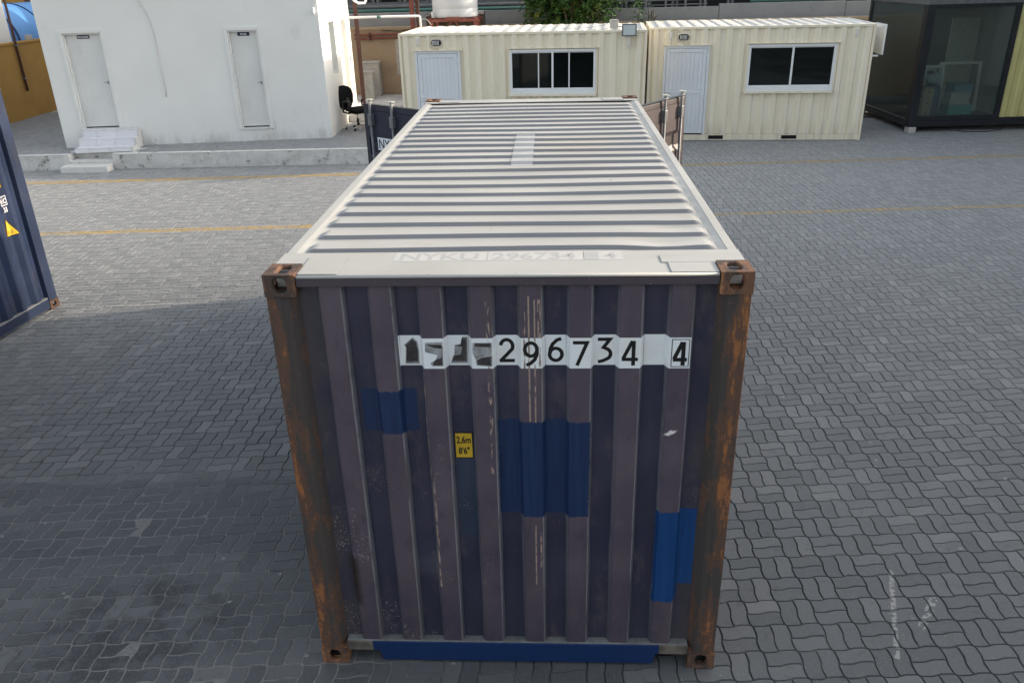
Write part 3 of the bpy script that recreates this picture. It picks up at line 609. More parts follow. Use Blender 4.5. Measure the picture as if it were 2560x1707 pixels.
# ------------------------------------------------------------------ the big container in front
CW, CL, CH = 1.219, 6.058, 2.591
box1 = thing('shipping_container', 'rusty navy shipping container with pale ribbed roof, nearest in the middle of the yard', 'container')
P0, FL, SLP, PIT = -0.948, 0.108, 0.0195, 0.2543; YO, YI = 0.030, 0.072
def fy(x):
    if x < P0 - SLP or x > P0 + 7 * PIT + FL + SLP: return YI
    return trap(x, P0, PIT, FL, SLP, YO, YI)
fx = [q for q in corr_xs(-1.065, 1.065, P0, PIT, FL, SLP)]
mb = MB(); zs = np.linspace(0.172, 2.528, 29); base = 0
for z in zs:
    for x in fx:
        j = 0.0022 * math.sin(z * 4.1 + x * 3.3) + 0.0016 * math.sin(z * 11.7 - x * 9) - 0.012 * math.exp(-((x + .5) / .12) ** 2 - ((z - .75) / .14) ** 2) - 0.010 * math.exp(-((x - .62) / .1) ** 2 - ((z - 1.35) / .12) ** 2)
        mb.v.append((x + 0.0012 * math.sin(z * 6 + x * 11), fy(x) + j * (min(1, max(0, (1.42 - z) / .2)) if z > 0.3 else 0), z))
n = len(fx)
for i in range(len(zs) - 1):
    for k in range(n - 1): mb.f.append((i * n + k, i * n + k + 1, (i + 1) * n + k + 1, (i + 1) * n + k))
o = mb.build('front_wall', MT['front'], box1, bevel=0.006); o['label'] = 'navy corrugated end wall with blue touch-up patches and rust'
for sx in (-1, 1):
    # front corner posts, folded profile
    prof = [(CW - 0.004, 0.006), (CW - 0.075, 0.006), (CW - 0.085, 0.014), (CW - 0.115, 0.020), (CW - 0.160, 0.074), (CW - 0.175, 0.078), (CW - 0.175, 0.11), (CW - 0.004, 0.16)]
    mb = MB(); mb.prism([(sx * a, b) for a, b in prof], 0.116, 2.475); mb.build('corner_post', MT['rustpost'], box1, bevel=0.004)
    mb = MB(); mb.box(sx * (CW - 0.15), sx * (CW - 0.004), CL - 0.16, CL - 0.006, 0.116, 2.475); mb.build('corner_post', MT['navy'], box1, bevel=0.006)
    for zz, tp in ((0.0, False), (CH - 0.118, True)):
        casting(box1, sx * CW, 0.0, zz, -sx, 1, tp, MT['rust'])
        if tp: MB().box(sx * (CW - .13), sx * (CW - .03), .125, .13, zz + .01, zz + .10).build('casting_back', MT['croof'], box1)
        casting(box1, sx * CW, CL, zz, -sx, -1, tp, MT['rust'])
    # side wall, vertical corrugation seen end-on along its length
    sxs = corr_xs(0.15, CL - 0.16, 0.2, 0.2785, 0.072, 0.068); mb = MB(); n = len(sxs)
    for z in (0.16, 2.53):
        for q in sxs: mb.v.append((sx * trap(q, 0.2, 0.2785, 0.072, 0.068, CW - 0.022, CW - 0.058), q, z))
    for k in range(n - 1): mb.f.append((k, k + 1, n + k + 1, n + k))
    mb.build('side_wall', MT['navy'], box1)
    MB().box(sx * (CW - 0.062), sx * (CW - 0.003), 0.178, CL - 0.178, 2.515, 2.574).build('top_side_rail', MT['croof'], box1, bevel=0.008)
    MB().box(sx * (CW - 0.055), sx * (CW - 0.004), 0.178, CL - 0.178, 0.03, 0.165).build('bottom_side_rail', MT['navy'], box1, bevel=0.006)
# header and sill
MB().box(-CW + 0.163, CW - 0.163, 0.010, 0.10, 2.522, 2.572).build('top_header', MT['header'], box1, bevel=0.005)
MB().prism([(-CW + .163, .095), (-.855, .095), (-.835, .018), (.845, .018), (.862, .095), (CW - .163, .095), (CW - .163, .166), (-CW + .163, .166)], 0.016, 0.13, 'y').build('bottom_sill', MT['sill'], box1, bevel=0.004)
MB().box(-CW + .166, CW - .166, 0.022, 0.10, 0.160, 0.1715).build('sill_ledge', MT['ledge'], box1, bevel=0.003)
MB().box(-CW + 0.163, CW - 0.163, CL - 0.10, CL - 0.01, 2.45, 2.572).build('rear_header', MT['croof'], box1, bevel=0.006)
MB().box(-CW + 0.163, CW - 0.163, CL - 0.12, CL - 0.01, 0.03, 0.16).build('rear_sill', MT['navy'], box1, bevel=0.006)
MB().box(-CW + 0.08, CW - 0.08, 0.15, CL - 0.13, 0.13, 0.155).build('floor', MT['floor_in'], box1)
# roof
MB().prism([(-CW + .17, 0.006), (CW - .17, 0.006), (CW - .17, .178), (CW - .003, .178), (CW - .003, .385), (-CW + .003, .385), (-CW + .003, .178), (-CW + .17, .178)], 2.5735, 2.579).build('roof_header_plate', MT['croof'], box1, bevel=0.002)
MB().tube([(-CW + .17, 0.012, 2.5765), (0, 0.010, 2.5765), (CW - .17, 0.012, 2.5765)], 0.009, 8).build('header_edge_bead', MT['ghost'], box1, smooth=True)
MB().prism([(-CW + .17, CL - .10), (CW - .17, CL - .10), (CW - .17, CL - .178), (CW - .003, CL - .178), (CW - .003, CL - .30), (-CW + .003, CL - .30), (-CW + .003, CL - .178), (-CW + .17, CL - .178)], 2.5735, 2.579).build('roof_header_plate', MT['croof'], box1, bevel=0.002)
RP, RF, RS = 0.2385, 0.100, 0.019; RY0 = 0.440
def rib(y): 
    if y < RY0 or y > RY0 + 22 * RP - (RP - RF - 2 * RS) + 1e-6: return 0.0
    t = (y - RY0) % RP
    if t < RS: return t / RS
    if t <= RS + RF: return 1.0
    if t < 2 * RS + RF: return 1 - (t - RS - RF) / RS
    return 0.0
ry = [0.386]
for k in range(22):
    b = RY0 + k * RP
    for a, c in ((0, RS), (RS, RS + RF), (RS + RF, 2 * RS + RF), (2 * RS + RF, RP)):
        for q in range(2): ry.append(b + a + (c - a) * q / 2)
ry += [CL - .299]
rx = [-1.16, -1.12, -1.095, -1.075, -1.055, -1.035, -1.0] + list(np.linspace(-0.9, 0.9, 19)) + [1.0, 1.035, 1.055, 1.075, 1.095, 1.12, 1.16]
mb = MB(); n = len(rx)
def stp(t): t = min(1, max(0, t)); return t * t * (3 - 2 * t)
for y in ry:
    for x in rx:
        e = stp((1.128 - abs(x)) / 0.055); bow = 0.004 * math.sin(x * 2.2 + y * 0.9) * math.cos(y * 1.7)
        dent = -0.020 * math.exp(-((x - 0.84) / 0.13) ** 2 - ((y - 0.55) / 0.09) ** 2) - 0.010 * math.exp(-((x - 0.95) / 0.1) ** 2 - ((y - 0.82) / 0.1) ** 2)
        dy = -0.018 * math.exp(-((x - 0.80) / 0.16) ** 2 - ((y - 0.50) / 0.12) ** 2) + 0.006 * math.sin(x * 1.9 + y * 3.1) * (1 if 0.4 < y < CL - .35 else 0)
        mb.v.append((x, y + dy, 2.5610 + 0.021 * rib(y) * e + (bow + dent) * stp((1.14 - abs(x)) / 0.1) + 0.0125 * stp((abs(x) - 1.115) / 0.04)))
for i in range(len(ry) - 1):
    for k in range(n - 1): mb.f.append((i * n + k, i * n + k + 1, (i + 1) * n + k + 1, (i + 1) * n + k))
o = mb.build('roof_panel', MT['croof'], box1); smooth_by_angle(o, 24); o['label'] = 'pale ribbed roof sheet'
MB().box(CW - .40, CW - .165, 0.030, 0.175, 2.580, 2.5835).build('corner_plate', MT['croof'], box1, bevel=0.001)
MB().box(CW - .43, CW - .165, 0.178, 0.29, 2.580, 2.5835).build('corner_plate', MT['croof'], box1, bevel=0.001)
MB().box(-CW + .165, -CW + .37, 0.035, 0.30, 2.580, 2.583).build('corner_plate', MT['croof'], box1, bevel=0.001)
for sx in (-1, 1): MB().box(sx * (CW - .40), sx * (CW - .165), CL - .27, CL - .10, 2.580, 2.584).build('corner_plate', MT['croof'], box1, bevel=0.001)
# repair tape over the ribs
def strip_on_roof(x0, x1, y0, y1, up):
    m_ = MB(); yy = [y for y in ry if y0 < y < y1]; yy = [y0] + yy + [y1]; k = 0
    for y in yy:
        for x in (x0, x1):
            m_.v.append((x, y + 0.006 * math.sin(x * 1.9 + y * 3.1), 2.5610 + 0.021 * rib(y) + 0.004 * math.sin(x * 2.2 + y * 0.9) * math.cos(y * 1.7) + up))
    for i in range(len(yy) - 1): m_.f.append((2 * i, 2 * i + 1, 2 * i + 3, 2 * i + 2))
    return m_
strip_on_roof(-0.085, 0.085, 2.47, 3.80, 0.003).build('repair_tape', MT['tape'], box1)
# ghost lettering on the header plate
for ga, gb in ((-0.600, -0.115), (-0.105, 0.395), (0.400, 0.600)):
    MB().box(ga, gb, 0.232, 0.372, 2.5795, 2.5800).build('letter_patch', MT['ghost'], box1)
text_part('letters', 'NYKU', 0.150, MT['ghost_dark'], box1, (-0.578, 0.250, 2.5806), (0, 0, 0), 0.003, 1.04, shear=0.0)
text_part('letters', '296734', 0.150, MT['ghost_dark'], box1, (-0.085, 0.250, 2.5806), (0, 0, 0), 0.003, 0.98)
text_part('letters', '4', 0.140, MT['ghost_dark'], box1, (0.50, 0.252, 2.5806), (0, 0, 0), 0.003, 1.0)
MB().box(0.40, 0.475, 0.245, 0.36, 2.5801, 2.5806).build('letter_patch', MT['ghost_dark'], box1)
# white number panel on the end wall, following the corrugation
mb = MB(); px0, px1 = -0.572, 0.940; qx = [px0] + [q for q in fx if px0 < q < px1] + [px1]
def prow(z, d): return [(q, fy(q) - d, z) for q in qx]
ZP0, ZP1 = 2.056, 2.230
top = prow(ZP1, 0.0028); bot = prow(ZP0, 0.0028); mb.v = top + bot; n = len(qx); mb.f = [(k, k + 1, n + k + 1, n + k) for k in range(n - 1)]
panel = mb.build('number_panel', MT['panel'], box1)
def flat_c(i):      # centre of the i-th flat: 0 outer flat of rib 0, 1 inner after it ...
    return P0 + FL / 2 + (i // 2) * PIT + (PIT / 2 if i % 2 else 0)
cells = {7: '2', 8: '9', 9: '6', 10: '7', 11: '3', 12: '4', 14: '4'}
for i, ch in cells.items():
    c = flat_c(i); y = (YI if i % 2 else YO) - 0.0036
    if i == 14:
        digit('digit', ch, c - 0.036, ZP0 + 0.016, 0.076, 0.134, y, MT['black'], panel, 0.021)
        b = MB(); ribbon(b, [(c - 0.042, ZP0 + 0.010), (c + 0.046, ZP0 + 0.010), (c + 0.046, ZP1 - 0.010), (c - 0.042, ZP1 - 0.010)], 0.004, y - 0.0010, True); b.build('digit_box', MT['black'], panel)
    else: digit('digit', ch, c - 0.044, ZP0 + 0.017, 0.088, 0.140, y, MT['black'], panel)
def smear(poly, i, mat, d):
    c = flat_c(i); y = (YI if i % 2 else YO) - d
    cx_ = sum(a for a, b in poly) / len(poly); cz_ = sum(b for a, b in poly) / len(poly)
    lay = [(1.0, mat, 0)] if mat is MT['smear'] else [(1.0, MT['smear_mid'], 0), (0.86, mat, .0003), (1.12, MT['smear_light'], -.0003)]
    for k_, mt_, dz in lay:
        q_ = [(max(-.56, min(.56, cx_ + (a - cx_) * k_)), max(.03, min(.97, cz_ + (b - cz_) * k_))) for a, b in poly]
        MB().add([(c + a * 0.1, y - dz, ZP0 + b * (ZP1 - ZP0)) for a, b in q_], [tuple(range(len(poly)))]).build('smudged_letter', mt_, panel)
smear([(-.30, .08), (.40, .08), (.42, .5), (.36, .78), (.15, .90), (-.02, .82), (-.3, .68), (-.22, .6), (-.25, .4)], 3, MT['smear_dark'], 0.0036)
smear([(-.45, .6), (-.4, .86), (.5, .88), (.5, .1), (-.1, .08), (-.2, .18), (.1, .3), (.2, .45), (-.4, .55)], 4, MT['smear'], 0.0034)
smear([(-.1, .1), (.45, .1), (.48, .5), (.38, .36), (.15, .33), (-.05, .22)], 4, MT['smear_dark'], 0.0040); smear([(-.45, .82), (.45, .8), (.5, .66), (.1, .68), (-.2, .74)], 4, MT['smear_dark'], 0.0041)
smear([(-.42, .1), (.44, .1), (.48, .92), (.2, .93), (.12, .7), (-.2, .66), (-.1, .5), (-.3, .3)], 5, MT['smear_dark'], 0.0036); smear([(-.25, .32), (.1, .36), (.2, .62), (-.2, .64)], 5, MT['smear'], 0.0041)
smear([(-.5, .84), (.5, .86), (.5, .1), (-.2, .1), (-.35, .3), (-.5, .5)], 6, MT['smear'], 0.0034); smear([(-.3, .12), (.46, .08), (.5, .42), (.2, .4), (-.1, .36), (-.32, .28)], 6, MT['smear_dark'], 0.0040); smear([(-.45, .72), (.48, .7), (.48, .84), (-.4, .85)], 6, MT['smear_dark'], 0.0041)
# height sticker on an inner flat
c = flat_c(5); y = YI - 0.0025
st = MB().prism([(c - .052, 1.478), (c + .052, 1.478), (c + .052, 1.645), (c - .052, 1.645)], y - 0.0012, y, 'y').build('height_sticker', MT['black'], box1, bevel=0.0005)
MB().quad((c - .046, y - .0017, 1.484), (c + .046, y - .0017, 1.484), (c + .046, y - .0017, 1.639), (c - .046, y - .0017, 1.639)).build('sticker_face', MT['sticker'], st)
text_part('sticker_text', '2,6m', 0.058, MT['black'], st, (c, y - .0022, 1.577), UP, 0.0018, 0.70, 'CENTER'); text_part('sticker_text', "8'6\"", 0.058, MT['black'], st, (c, y - .0022, 1.508), UP, 0.0018, 0.70, 'CENTER')
text_part('chalk_writing', '1705', 0.05, MT['smear'], box1, (flat_c(12) - 0.02, YO - .002, 0.34), (R(90), R(-55), 0), -0.0012, 0.8)

# open rear doors
def cont_door(hx, hy, ang, side, mat, rods, keep_label):
    """door leaf hinged at (hx,hy); local x runs from the hinge to the free edge, local -y (side=1) is the outer face"""
    d = thing('door', keep_label, 'x'); del d['category']; d.parent = box1; d.location = (hx, hy, 0); d.rotation_euler = (0, 0, ang)
    Wd = 1.19 if side == 1 else 1.15; s = -side; zb, zt = 0.17, 2.435
    mb = MB(); zz = []; z = zb + 0.11
    prof = [(zb + .1, 0.0)]
    k = 0
    while z < zt - 0.3:
        prof += [(z + 0.10, 0.0), (z + 0.16, 0.03), (z + 0.30, 0.03), (z + 0.36, 0.0)]; z += 0.47
    prof += [(zt - .06, 0.0)]
    n = len(prof)
    for x in (0.05, Wd - 0.05):
        for z, q in prof: mb.v.append((x, s * (0.040 - q), z))
    for i in range(n - 1): mb.f.append((i, i + 1, n + i + 1, n + i))
    mb.build('door_panel', mat, d)
    fr = MB(); fr.box(0.0, 0.055, -0.035, 0.035, zb, zt); fr.box(Wd - 0.055, Wd, -0.035, 0.035, zb, zt); fr.box(0.055, Wd - 0.055, -0.034, 0.034, zb, zb + .1); fr.box(0.055, Wd - 0.055, -0.034, 0.034, zt - .06, zt)
    fr.build('door_frame', mat, d, bevel=0.004)
    MB().box(0.06, Wd - 0.06, -s * 0.03, -s * 0.036, zb + .02, zt - .02).build('inner_lining', MT['galv_dark'], d)
    gk = MB(); gk.box(Wd, Wd + 0.018, -0.03, 0.03, zb, zt + 0.012); gk.box(0, Wd, -0.03, 0.03, zt, zt + 0.016); gk.build('gasket', MT['blackplastic'], d)
    for rx_ in rods:
        y0 = s * 0.068
        MB().tube([(rx_, y0, 0.12), (rx_, y0, 2.50)], 0.0165, 10).build('locking_bar', MT['galv'], d, smooth=True)
        cb = MB(); cb.box(rx_ - .035, rx_ + .035, s * .036, s * .092, 2.20, 2.34); cb.build('bar_bracket', MT['galv'], d, bevel=0.006)
        MB().box(rx_ - .035, rx_ + .035, s * .036, s * .092, 1.25, 1.34).build('bar_bracket', MT['galv'], d, bevel=0.006)
        MB().lathe([(0.02, 2.46), (0.02, 2.47), (0.036, 2.475), (0.036, 2.482), (0.016, 2.487), (0.016, 2.505), (0.046, 2.512), (0.046, 2.521)], (rx_, y0, 0), 10).build('locking_cam', MT['conc'], d)
    return d
dr = cont_door(1.205, CL + 0.02, math.atan2(0.97, 0.72), 1, MT['doorpink'], (0.62, 1.04), 'faded pinkish open right door leaf with two grey locking bars')
dl = cont_door(-1.205, CL + 0.02, math.atan2(0.67, -0.87), -1, MT['doornavy'], (0.60, 1.0), 'dark navy open left door leaf with two grey locking bars')
# lettering on the doors' outer faces
def dtext(d, side, s, x, z, size, mat, w=None, plate=None, depth=0.003):
    # outer face: side=1 -> local -y; side=-1 -> local +y
    yv = -side * (0.0405 + depth)
    if plate:
        MB().box(plate[0], plate[1], yv + side * .002, yv + side * .0005, plate[2], plate[3]).build('letter_plate', MT['white_decal'], d)
    rot = (R(90), 0, 0) if side == 1 else (R(90), 0, R(180))
    return text_part('lettering', s, size, mat, d, (x, yv, z), rot, 0.002, 0.85)
dtext(dl, -1, 'NYKU', 0.92, 1.915, 0.175, MT['black'], plate=(0.25, 0.935, 1.895, 2.055))
dtext(dr, 1, 'NYK LINE', 0.58, 1.815, 0.085, MT['signtext'])

# ------------------------------------------------------------------ blue container at the left edge
TH = R(-4.2)
box2 = thing('shipping_container', 'dark blue shipping container with yellow warning stickers, cut off by the left edge', 'container', (-6.368, 6.096, 0), TH)
H2, L2, W2_ = 2.896, 12.19, 2.438
def side_y(q): return trap(q, 0.30, 0.2785, 0.072, 0.068, -0.016, -0.052)
for face, name in ((0.0, 'side_wall'), (-W2_, 'side_wall')):
    sg = 1 if face == 0 else -1; sxs = corr_xs(0.17, L2 - 0.17, 0.30, 0.2785, 0.072, 0.068); mb = MB(); n = len(sxs)
    for z in (0.172, H2 - 0.06):
        for q in sxs: mb.v.append((face + sg * side_y(q), -q, z))
    mb.f = [(k, k + 1, n + k + 1, n + k) for k in range(n - 1)]; mb.build(name, MT['navy_blue'], box2, bevel=0.008)
    MB().box(face - sg * 0.06, face - sg * 0.004, -L2 + .178, -.178, H2 - 0.08, H2 - 0.016).build('top_side_rail', MT['navy_blue'], box2, bevel=0.006)
    mb = MB(); mb.box(face - sg * 0.05, face - sg * 0.006, -L2 + .178, -.178, 0.035, 0.160); mb.box(face - sg * 0.05, face + sg * 0.0, -L2 + .178, -.178, 0.028, 0.040); mb.build('bottom_side_rail', MT['galv_dark'] if False else MT['navy_blue'], box2, bevel=0.004)
    MB().box(face - sg * 0.06, face - sg * 0.008, -L2 + .178, -.178, 0.160, 0.1715).build('rail_ledge', MT['ledge'], box2)
    for yy, sy in ((0.0, -1), (-L2, 1)):
        MB().prism([(face - sg * .003, yy + sy * .004), (face - sg * .003, yy + sy * .165), (face - sg * .05, yy + sy * .185), (face - sg * .16, yy + sy * .165), (face - sg * .16, yy + sy * .004)], 0.116, H2 - 0.116).build('corner_post', MT['navy_blue'], box2, bevel=0.005)
        for zz, tp in ((0, False), (H2 - .118, True)): casting(box2, face, yy, zz, -sg, sy, tp, MT['rustdark'])
MB().box(-W2_ + 0.06, -0.06, -L2 + .17, -.17, H2 - 0.045, H2 - 0.02).build('roof_panel', MT['croof'], box2)
MB().box(-W2_ + 0.165, -0.165, -0.07, -0.03, 0.1, H2 - 0.1).build('end_wall', MT['navy_blue'], box2)
MB().box(-W2_ + 0.165, -0.165, -L2 + .03, -L2 + .07, 0.1, H2 - 0.1).build('end_wall', MT['navy_blue'], box2)
MB().box(-W2_ + 0.065, -0.065, -L2 + .17, -.17, 0.10, 0.15).build('floor', MT['floor_in'], box2)
WR = (R(90), 0, R(90))       # lettering on a wall that faces +x
def on_side(q): return side_y(q) + 0.004
def side_poly(name, poly, mat, parent, d=0.002, yref=None):
    # polygon in (distance from the corner, z), laid on the corrugated wall column by column
    qs = sorted({round(a, 4) for a, b in poly} | {q for q in corr_xs(min(a for a, b in poly), max(a for a, b in poly), 0.30, 0.2785, 0.072, 0.068)})
    m_ = MB()
    for a, b in zip(qs[:-1], qs[1:]):
        def span(q):
            zz = []
            for i in range(len(poly)):
                (u0, v0), (u1, v1) = poly[i - 1], poly[i]
                if min(u0, u1) - 1e-9 <= q <= max(u0, u1) + 1e-9 and abs(u1 - u0) > 1e-9: zz.append(v0 + (v1 - v0) * (q - u0) / (u1 - u0))
            return min(zz), max(zz)
        (l0, h0), (l1, h1) = span(a), span(b)
        m_.quad((side_y(a) + d, -a, l0), (side_y(b) + d, -b, l1), (side_y(b) + d, -b, h1), (side_y(a) + d, -a, h0))
    return m_.build(name, mat, parent)
side_poly('warning_sticker', [(0.335, 1.095), (0.53, 1.095), (0.475, 1.34)], MT['black'], box2)
t = side_poly('sticker_face', [(0.352, 1.108), (0.512, 1.108), (0.470, 1.305)], MT['sticker'], box2, 0.0035)
text_part('sticker_text', 'SUPER\nHEAVY', 0.026, MT['black'], box2, (-0.006, -0.492, 1.165), WR, 0.0006, 0.7)
side_poly('warning_sticker', [(0.40, 1.69), (0.62, 1.69), (0.62, 1.84), (0.40, 1.84)], MT['black'], box2)
side_poly('sticker_face', [(0.41, 1.70), (0.61, 1.70), (0.61, 1.83), (0.41, 1.83)], MT['sticker'], box2, 0.0035)
b = MB()
for u0, u1, z0, z1 in ((0.408, 0.414, 1.485, 1.60), (0.506, 0.512, 1.485, 1.60), (0.414, 0.506, 1.485, 1.492), (0.414, 0.506, 1.593, 1.60), (0.468, 0.472, 1.492, 1.593)):
    b.box(-0.0135, -0.0125, -u1, -u0, z0, z1)
b.build('code_box', MT['signtext'], box2)
text_part('code_letters', 'i', 0.085, MT['signtext'], box2, (-0.0125, -0.500, 1.510), WR, 0.001, 0.9); text_part('code_letters', 'C', 0.085, MT['signtext'], box2, (-0.0125, -0.464, 1.510), WR, 0.001, 0.75)
text_part('code_letters', '33', 0.085, MT['signtext'], box2, (-0.0125, -0.498, 1.405), WR, 0.001, 0.8)
# ------------------------------------------------------------------ raised walkway in front of the office
ZP = 0.34
NX0, NX1 = -10.78, -9.78
pf = lambda x: (x, PLAT(x))
poly = [pf(-16.0), pf(NX0), (NX0, PLAT(NX0) + .30), (NX1, PLAT(NX1) + .30), pf(NX1), pf(-3.42), (-3.42, 24.5), (-16.0, 26.0)]
walk = tag(MB().prism(poly, -0.02, ZP - 0.010).build('raised_walkway', MT['kerb'], bevel=0.006), 'raised paved walkway with peeling white kerb before the office', kind='structure')
mb = MB()
for a, b in ((-16.0, NX0), (NX1, -3.42)):
    nseg = int((b - a) / 1.2) + 1
    for i in range(nseg):
        u0 = a + (b - a) * i / nseg + .004; u1 = a + (b - a) * (i + 1) / nseg - .004
        MB().prism([(u0, PLAT(u0) - .008), (u1, PLAT(u1) - .008), (u1, PLAT(u1) + .13), (u0, PLAT(u0) + .13)], ZP - 0.0095, ZP + 0.004 + random.uniform(-.002, .002)).build('kerb_cap', MT['step_conc'], walk, bevel=0.006)
MB().prism([(NX0 + .005, PLAT(NX0) + .01), (NX1 - .005, PLAT(NX1) + .01), (NX1 - .005, PLAT(NX1) + .295), (NX0 + .005, PLAT(NX0) + .295)], 0.0, 0.20).build('step_infill', MT['step_conc'], walk, bevel=0.008)
MB().prism([(NX0 - .15, PLAT(NX0) + .34), (NX1 + .25, PLAT(NX1) + .34), (NX1 + .55, PLAT(NX1) + .62), (NX0 - .05, PLAT(NX0) + .62)], ZP - .009, ZP + .010).build('landing_slab', MT['step_conc'], walk, bevel=0.004)
def keep_walk(x, y):
    if y < PLAT(x) + .15 or y > 24: return False
    if NX0 - .15 < x < NX1 + .4 and y < PLAT(x) + .66: return False
    if x > -11.2 and x < -5.1 and y > 15.35 + (x + 11.2) * .127: return False
    return x < -3.45
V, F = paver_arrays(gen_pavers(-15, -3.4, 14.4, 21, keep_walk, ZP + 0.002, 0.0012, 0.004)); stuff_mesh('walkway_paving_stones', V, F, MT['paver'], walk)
sb = thing('step_block', 'low white concrete step block on the paving below the manager door steps', 'step', (NX0 - .06, PLAT(NX0) - .36, 0), 0.03)
MB().box(0, 1.07, 0, .345, -.005, .135).build('block', MT['step_conc'], sb, bevel=0.008)

# ------------------------------------------------------------------ white office
def wall_open(mb, P, Q, z0, z1, ops, depth, th=0.2, sgn=1):
    """wall from P to Q (outer face on the right-hand side of travel when sgn=1 -> -normal); openings (s0,s1,a,b) get reveals of given depth"""
    P, Q = Vector(P), Vector(Q); L = (Q - P).length; u = (Q - P) / L; nn = Vector((-u.y, u.x)) * sgn      # inward
    ss = sorted({0, L, *[o[0] for o in ops], *[o[1] for o in ops]}); zz = sorted({z0, z1, *[o[2] for o in ops], *[o[3] for o in ops]})
    pt = lambda s, z, d=0: (P.x + u.x * s + nn.x * d, P.y + u.y * s + nn.y * d, z)
    for a, b in zip(ss[:-1], ss[1:]):
        for c, d in zip(zz[:-1], zz[1:]):
            if any(o[0] - 1e-6 <= a and b <= o[1] + 1e-6 and o[2] - 1e-6 <= c and d <= o[3] + 1e-6 for o in ops): continue
            mb.quad(pt(a, c), pt(b, c), pt(b, d), pt(a, d))
    for s0, s1, a, b in ops:
        mb.quad(pt(s0, a), pt(s0, b), pt(s0, b, depth), pt(s0, a, depth)); mb.quad(pt(s1, a), pt(s1, b), pt(s1, b, depth), pt(s1, a, depth))
        mb.quad(pt(s0, b), pt(s1, b), pt(s1, b, depth), pt(s0, b, depth)); mb.quad(pt(s0, a), pt(s1, a), pt(s1, a, depth), pt(s0, a, depth))
    return pt
OA, OB, OC, OD = (-11.27, 15.255), (-5.075, 16.035), (-5.23, 19.72), (-12.3, 24.0)  # unseen back-left corner set deep so the office shades the ochre wall
office = thing('office_building', 'white plastered office with two doors and tiled steps at the upper left', 'building', (*OA, ZP))
offw = lambda o: setattr(o, 'location', (-OA[0], -OA[1], -ZP))      # children built in world coordinates
def opart(mb, name, mat, parent=None, **k):
    o = mb.build(name, mat, parent or office, **k)
    if parent is None: offw(o)
    return o
OZ = 4.6
mb = MB(); ptF = wall_open(mb, OA, OB, ZP - .01, OZ, [(0.487, 1.332, 0.765, 2.872), (4.140, 4.822, 0.645, 2.832)], 0.16)
ptS_ops = [(0.95, 1.60, 1.68, 2.90), (2.47, 3.10, 0.72, 2.86)]
ptS = wall_open(mb, OB, OC, ZP - .01, OZ, ptS_ops, 0.22)
wall_open(mb, OC, OD, ZP - .01, OZ, [], 0.2); wall_open(mb, OD, OA, ZP - .01, OZ, [], 0.2)
opart(mb, 'wall', MT['plaster'], weld=True)
opart(MB().prism([(OA[0] - .15, OA[1] - .2), (OB[0] + .2, OB[1] - .15), (OC[0] + .2, OC[1] + .2), (OD[0] - .2, OD[1] + .2)], OZ, OZ + .18), 'roof', MT['plaster'], bevel=.01)
fdir = math.atan2(OB[1] - OA[1], OB[0] - OA[0])
def front_box(m_, s0, s1, z0, z1, d0, d1):
    """box on the office front: s along, z up, d depth into the wall (negative = proud)"""
    q = [ptF(s, z, d) for z in (z0, z1) for d in (d0, d1) for s in (s0, s1)]
    return m_.add(q, [(0, 2, 3, 1), (4, 5, 7, 6), (0, 1, 5, 4), (2, 6, 7, 3), (0, 4, 6, 2), (1, 3, 7, 5)])
for (s0, s1, z0, z1), txt, fw in (((0.487, 1.332, 0.765, 2.872), 'MANAGER', .075), ((4.140, 4.822, 0.645, 2.832), 'STORE', .075)):
    d = opart(front_box(MB(), s0 + .035, s1 - .035, z0 + .03, z1 - .03, .105, .15), 'door', MT['door_white'], bevel=.003); d['label'] = 'white flush door under the %s sign' % txt
    def sub(m_, nm, mt, **k):
        return m_.build(nm, mt, d, **k)
    f = MB(); front_box(f, s0 - fw, s0 - .001, z0 - .02, z1 + fw, -.022, .02); front_box(f, s1 + .001, s1 + fw, z0 - .02, z1 + fw, -.022, .02); front_box(f, s0 - .001, s1 + .001, z1 + .001, z1 + fw, -.022, .02)
    front_box(f, s0 + .001, s0 + .034, z0, z1 - .03, .02, .13); front_box(f, s1 - .034, s1 - .001, z0, z1 - .03, .02, .13); front_box(f, s0 + .001, s1 - .001, z1 - .031, z1 - .001, .02, .13)
    sub(f, 'door_frame', MT['frame_white'], bevel=.004)
    sub(front_box(MB(), s0 + .035, s1 - .035, z0 + .004, z0 + .032, .12, .155), 'threshold_gap', MT['dark'])
    sub(front_box(MB(), s0 - .02, s1 + .02, z0 - .03, z0 + .003, -.03, .14), 'door_sill', MT['step_conc'], bevel=.004)
    c = (s0 + s1) / 2 + .0; sgn_w = .135
    pl = sub(front_box(MB(), c - sgn_w, c + sgn_w, z1 - .125, z1 - .047, .098, .1045), 'sign_plate', MT['sign'], bevel=.001)
    p = ptF(c, z1 - .105, .0965); text_part('sign_text', txt, 0.052, MT['signtext'], d, p, (R(90), 0, fdir), 0.0012, 0.95, 'CENTER')
    hx_ = s1 - .09; hz = z0 + 1.03
    h = MB(); h.tube([ptF(hx_, hz, .105), ptF(hx_, hz, .055), ptF(hx_ - .08, hz, .055)], .006, 6); front_box(h, hx_ - .012, hx_ + .012, hz - .05, hz + .02, .099, .104); sub(h, 'door_handle', MT['galv'])
